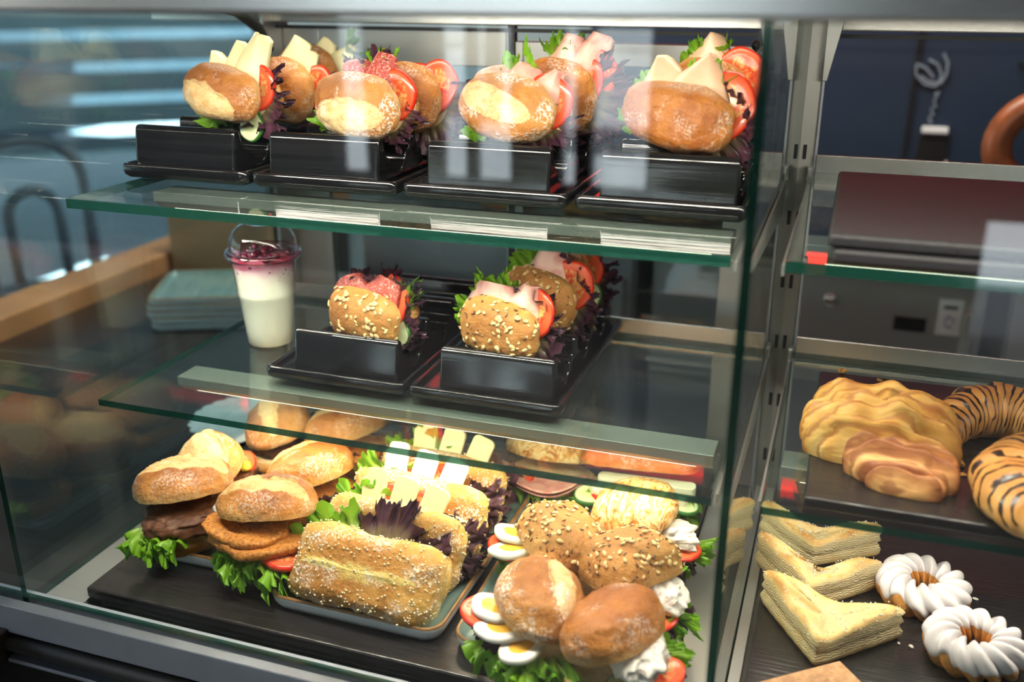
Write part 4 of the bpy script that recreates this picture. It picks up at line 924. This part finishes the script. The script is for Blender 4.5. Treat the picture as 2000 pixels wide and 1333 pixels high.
def folds(x, y, t):
    yy = y + .006 * pn(Vector((x * 18, y * 6, 2))) + x * .10
    s = sin(yy * 215 + 1.2 * pn(Vector((x * 22, y * 10, 5)))); d = .020 * s + .03 * pn(Vector((x * 40, y * 40, 3)))
    return d - .03 * (x / .08) ** 2, max(0, min(1, .42 + .42 * s * .6 + .5 * pn(Vector((x * 50, y * 50, 7)))))
loafgrid('folded_layers', MT['danish'], .080, .062, .050, folds)
V, bk = [], []
loafgrid('rolled_core', MT['cinnamon'], .052, .030, .034, lambda x, y, t: (.018 * sin(y * 380) + .03 * pn(Vector((x * 50, y * 60, 1))), .45 + .5 * sin(y * 380)), 2.6, (.022, -.066, 0), (0, 0, -.08))
loafgrid('rolled_tip', MT['cinnamon'], .036, .020, .022, lambda x, y, t: (.02 * sin(y * 420) + .03 * pn(Vector((x * 50, y * 60, 4))), .45 + .4 * sin(y * 420)), 2.4, (.026, -.090, 0), (0, 0, -.1))
def croissant(label, px, py, rz, seed, Rr=.055, a0=-115, a1=115, rad=.034):
    p = onz(px, py, ZT + .03); T2 = thing('croissant', label, 'croissant', (p.x, p.y, ZT + .0005), (0, 0, rz), 'chocolate striped croissants')
    nu, nv = 130, 40; V, bk, al = [], [], []
    for i in range(nu):
        s = i / (nu - 1); a = radians(a0 + (a1 - a0) * s); f = (sin(pi * s)) ** .62
        seg = abs(s - .5) * 9.0; fr_ = seg - math.floor(seg); f2 = 1 + .12 * (fr_ - .5) * (1 if s > .03 else 0)
        c = Vector((Rr * cos(a) - Rr * .4, Rr * sin(a) * 1.15, 0)); d = Vector((cos(a), sin(a), 0)); rr = max(.004, rad * f * f2 + .005)
        for j in range(nv):
            b = 2 * pi * j / nv; k = rr * (1 + .05 * pn(Vector((s * 12, cos(b) * 2, sin(b) * 2 + seed))))
            V.append(tuple(c + d * k * cos(b) + Vector((0, 0, max(-rr * .62, k * sin(b) * .86) + rr * .62)))); bk.append(max(0, min(1, .45 + .45 * sin(b) + .25 * (fr_ - .5)))); al.append(s + .012 * cos(b) + .05 * sin(b * 1 + .5))
    o = obj('pastry', V, [(q[0], q[3], q[2], q[1]) for q in grid_f(nv, nu, True)], MT['choco'], T2, True, None, {'bake': bk, 'along': al}); return T2
croissant('chocolate striped croissant at the back of the board beside the folded pastry', 1985, 815, radians(80), 3, .048, -115, 115, .030)
croissant('chocolate striped croissant at the front of the board by the right picture edge', 2062, 935, radians(150), 5, .052, -115, 115, .032)
# ------------------------------------------------------------------ plates stacked on the side counter
p = onz(290, 652, -.70); sa, ca = sin(.42), cos(.42); p = Vector((p.x + .1625 * ca - .106 * sa, p.y + .1625 * sa + .106 * ca, 0))
for k in range(5):
    plate(['lowest plate of the teal stack on the side counter', 'second plate from the bottom of the stack on the side counter', 'third plate from the bottom of the stack on the side counter', 'fourth plate from the bottom of the stack on the side counter', 'topmost plate of the teal stack on the side counter'][k],
          p.x + .003 * sin(k * 2.1), p.y + .003 * cos(k * 1.3), .325, .212, .42 + .02 * sin(k * 1.7), -.6995 + .0140 * k, 'stacked plates on the side counter')
# ------------------------------------------------------------------ left of the case: ledge, terrace, chairs
struct(MB().box(-1.72, -1.605, -.9, 2.95, -.80, -.655).build('trim_1', MT['wood'], None, .006))
struct(MB().box(-1.72, -1.62, -.9, 2.95, FL, -.80).build('wall_left', MT['darkwood']))
MT['card'] = plain('brown_cardboard', (.40, .235, .11), .8, 0, .3, .08, 10)
tag(MB().box(-1.59, -1.30, 1.97, 2.09, -.6995, -.535).build('cardboard_box', MT['card'], None, .003), 'plain brown cardboard box behind the stack of teal plates', 'box')
MT['slat'] = plain('pale_blue_slats', (.24, .30, .32), .6, 0, .3, .08, 4)
T = thing('slatted_bench', 'pale slatted garden bench outside beyond the left end of the case', 'bench', (-4.9, 4.8, FL - .055), (0, 0, radians(40)))
for k in range(6):
    MB().box(-1.3, 1.3, .22 + .03 * k, .25 + .03 * k, .50 + .155 * k, .605 + .155 * k).build('back_slat', MT['slat'], T, .006)
for k in range(4): MB().box(-1.3, 1.3, -.30 + .125 * k, -.20 + .125 * k, .43, .455).build('seat_slat', MT['slat'], T, .006)
MT['chair'] = plain('grey_painted_metal', (.10, .125, .15), .45, .3, .5, .1, 10)
T.scale = (1.3, 1.3, 1.3)
for x in (-1.2, 1.2): MB().box(x - .04, x + .04, -.3, .24, 0, .43).box(x - .03, x + .03, .25, .29, 0, 1.35).build('bench_end', MT['chair'], T)
def chair(label, x, y, rz):
    T = thing('terrace_chair', label, 'chair', (x, y, FL - .055), (0, 0, rz), 'terrace chairs')
    MB().prism(rrect(.44, .44, .08), 'z', .44, .465).build('seat', MT['chair'], T, .005)
    for sx in (-1, 1):
        for sy in (-1, 1):
            MB().tube([(sx * .18, sy * .18, .44), (sx * .23, sy * .24, 0)], .024, 8).build('leg', MT['chair'], T, smooth=True)
    a = [(-.19, .20, .45), (-.20, .23, .75)] + [(-.20 * cos(pi * k / 10), .25, .85 + .15 * sin(pi * k / 10)) for k in range(11)] + [(.20, .23, .75), (.19, .20, .45)]
    MB().tube(a, .026, 10).build('back_hoop', MT['chair'], T, smooth=True)
    b = [(-.09, .21, .45)] + [(-.09 * cos(pi * k / 8), .235, .72 + .09 * sin(pi * k / 8)) for k in range(9)] + [(.09, .21, .45)]
    MB().tube(b, .022, 10).build('back_loop', MT['chair'], T, smooth=True)
    MB().tube([(-.19, -.19, .2), (0, 0, .26), (.19, .19, .2)], .012, 8).tube([(.19, -.19, .2), (0, 0, .26), (-.19, .19, .2)], .012, 8).build('stretcher', MT['chair'], T, smooth=True)
chair('grey hoop backed terrace chair nearer the bench', -2.75, 2.75, radians(55))
chair('grey hoop backed terrace chair at the left picture edge', -2.55, 1.75, radians(110))
tag(MB().box(-8.1, -8.0, 1.2, 15, FL - .055, 2.6).build('shop_front', MT['shade']), 'dark teal building across the terrace on the far left', 'building')
# ------------------------------------------------------------------ behind the case: counter, fridge, cabinet doors
def cabinet(label, x0, x1):
    T = thing('fridge_cabinet', label, 'fridge', (x0, 2.16, FL))
    w_ = x1 - x0
    MB().box(0, w_, .03, .45, .02, .93).build('body', MT['fridge'], T, .004)
    d = MB().box(.004, w_ - .004, 0, .028, .03, .915).build('door', MT['fridge'], T, .004)
    MB().box(w_ - .045, w_ - .022, -.022, -.001, .25, .86).build('handle', MT['steel'], d, .006)
    return T, d
T, d = cabinet('stainless fridge with a round lock and white label behind the right bay', -.40, .315)
lathe('lock', [(.001, .012), (.012, .012), (.015, .009), (.016, 0)], MT['steel_x'], d, 24, (.40, -.0005, .855), (pi / 2, 0, 0))
MB().box(.535, .600, -.003, -.0002, .800, .832).build('display', MT['black'], d, .001)
st = MB().box(.620, .668, -.0012, -.0002, .800, .880).build('label_sticker', MT['paper'], d)
MT['inkblue'] = plain('blue_ink', (.06, .12, .35), .6); MT['ink'] = plain('grey_ink', (.10, .10, .12), .6)
m = MB(); pts = [(.644 + .010 * cos(a * .35) * (1 - a / 40), -.0016, .828 + .012 * sin(a * .35)) for a in range(18)]
m.tube(pts, .0012, 6).build('ink_mark', MT['inkblue'], st); MB().box(.630, .658, -.0018, -.0013, .858, .866).build('ink_bar', MT['ink'], st)
cabinet('second stainless fridge at the right picture edge', .36, 1.05)
cabinet('stainless fridge hidden behind the lower left bay', -1.15, -.44)
struct(MB().box(-1.15, 3.1, 2.12, 2.62, FL + .945, FL + .975).build('trim_2', MT['black'], None, .004))
# seam, emblem with upright lettering, switch and white bar on the navy cabinet doors
struct(MB().box(.126, .136, 2.612, 2.621, -.60, 1.2).build('trim_3', MT['black']))
struct(MB().box(1.10, 1.11, 2.612, 2.621, -.60, 1.2).build('trim_4', MT['black']))
MT['chalk'] = plain('chalk_white', (.20, .24, .29), .8)
E_ = thing('wall_emblem', 'white hand drawn emblem with upright script on the navy cabinet door', 'emblem', ony(1832, 150, 2.614))
def stroke(pts, r=.0035): return MB().tube([(a * .0013, 0, -b * .0013) for a, b in pts], r, 6)
s = MB()
for pts in ([(-40, -22), (-38, -2), (-22, 14), (-2, 18), (8, 6)], [(-40, -22), (-22, -14), (-8, 2)], [(-20, -30), (-4, -22), (6, -4), (4, 12)], [(4, -42), (14, -24), (14, -4), (6, 14)], [(-30, 0), (-14, 10), (2, 12)]):
    q = stroke(pts); b = len(s.V); s.V += q.V; s.F += [tuple(b + k for k in f) for f in q.F]
s.build('emblem_drawing', MT['chalk'], E_)
s = MB(); rnd = random.Random(2)
for k in range(12):
    y = 26 + k * 4.9; a = [(2 - k * .35 + rnd.uniform(-4, 4), y), (2 - k * .35 + rnd.uniform(-5, 5), y + 2.4), (2 - k * .35 + rnd.uniform(-4, 4), y + 4.9)]
    q = stroke(a, .0022); b = len(s.V); s.V += q.V; s.F += [tuple(b + j for j in f) for f in q.F]
s.build('emblem_script', MT['chalk'], E_)
p = ony(1826, 254, 2.614); T = thing('door_pull', 'white bar over a dark plate on the navy cabinet door', 'door pull', p)
MB().box(-.030, .030, -.012, .004, -.008, .008).build('bar', MT['paper'], T, .003); MB().box(-.036, .036, -.002, .004, -.075, -.012).build('plate', MT['black'], T, .002)
# bread lying on the back counter
ZC = FL + .976
def loaf(label, x, y, L, W, H, rz, k='loaf', seed=0, name='bread_loaf', z=ZC):
    T = thing(name, label, 'bread', (x, y, z + .012), (0, 0, rz), 'bread on the back counter')
    half('crust', L, W, H, 2.4, B[k], T, False, None, seed, .6, .06); half('base', L * .96, W * .96, .012, 2.4, B[k], T, True, None, seed, .5, .04, crumb=False); return T
loaf('dark crusty loaf on the back counter behind the right door pane', -.36, 2.30, .20, .14, .10, .2, 'loaf', 1)
loaf('dark crusty loaf beside it, farther right behind the right door pane', -.10, 2.33, .20, .14, .11, -.2, 'loaf', 2)
loaf('round brown loaf at the left of the dark loaves on the back counter', -.58, 2.32, .17, .13, .09, .5, 'roll', 3)
loaf('small golden loaf farthest left on the back counter', -.80, 2.30, .15, .11, .08, .3, 'glaze', 4)
# pretzel and wrapped bun seen past the right bay
p = ony(2066, 288, 2.0)
T = thing('soft_pretzel', 'large brown pretzel hanging at the right picture edge', 'pretzel', p, (0, 0, 0))
ring = [(.10 * cos(radians(a)), .0, .085 * sin(radians(a))) for a in range(-70, 251, 10)]
arm1 = [(-.040, -.012, .030), (-.020, -.016, -.010), (.012, -.014, -.055)]
arm2 = [(-.012, .012, -.055), (.020, .016, -.010), (.040, .012, .030)]
path = arm1 + [(.034, -.004, -.080)] + ring + [(-.034, .004, -.080)] + arm2
MT['pretzel'] = plain('pretzel_crust', (.26, .075, .018), .35, 0, .5, .35, 30, .2)
MB().tube(path, [.010, .013, .016, .020] + [.026] * len(ring) + [.020, .016, .013, .010], 14).build('dough', MT['pretzel'], T, smooth=True)
tag(MB().tube([(p.x, 2.0, p.z + .085), (p.x, 2.62, p.z + .10)], .006, 8).build('hanging_rod', MT['black'], None, smooth=True), 'thin black rod the pretzel hangs on', 'rod')
q = ony(1830, 322, 2.25); T = thing('wrapped_bun', 'orange brown bun in white paper behind the right upper shelf', 'bun', (q.x, 2.25, q.z - .05))
half('bun', .16, .11, .05, 2.2, B['glaze'], T, False, None, 71); MB().prism([(-.07, -.03), (.02, .055), (.06, -.02)], 'y', .03, .032).build('paper_wrap', MT['paper'], T)
r = q.z - .052
tag(MB().box(q.x - .35, q.x + .55, 2.15, 2.62, r - .015, r).build('wall_shelf', MT['black'], None, .002), 'black shelf carrying the wrapped bun under the navy doors', 'shelf')
# red heating tube hung over the back counter, mirrored in the shelves
T = thing('heating_tube', 'red glowing heating tube hung above the back counter', 'heat lamp', (-.35, 1.87, .042))
MB().tube([(-1.0, 0, 0), (.82, 0, 0)], .012, 14).build('tube', MT['red_glow'], T, smooth=True)
for x in (-.9, .72):
    MB().tube([(x, 0, .013), (x, 0, 1.258)], .005, 8).build('hanger', MT['black'], T, smooth=True)
# unseen housings added for the two ceiling fill lights
for x, w_, l in ((-.6, 1.6, 'long housing of an added fill light over the left back counter'), (.9, 1.0, 'short housing of an added fill light over the right back counter')):
    tag(MB().box(x - w_ / 2, x + w_ / 2, 1.75, 2.05, 1.285, 1.2995).build('fill_light_housing', MT['paper']), l, 'ceiling light')
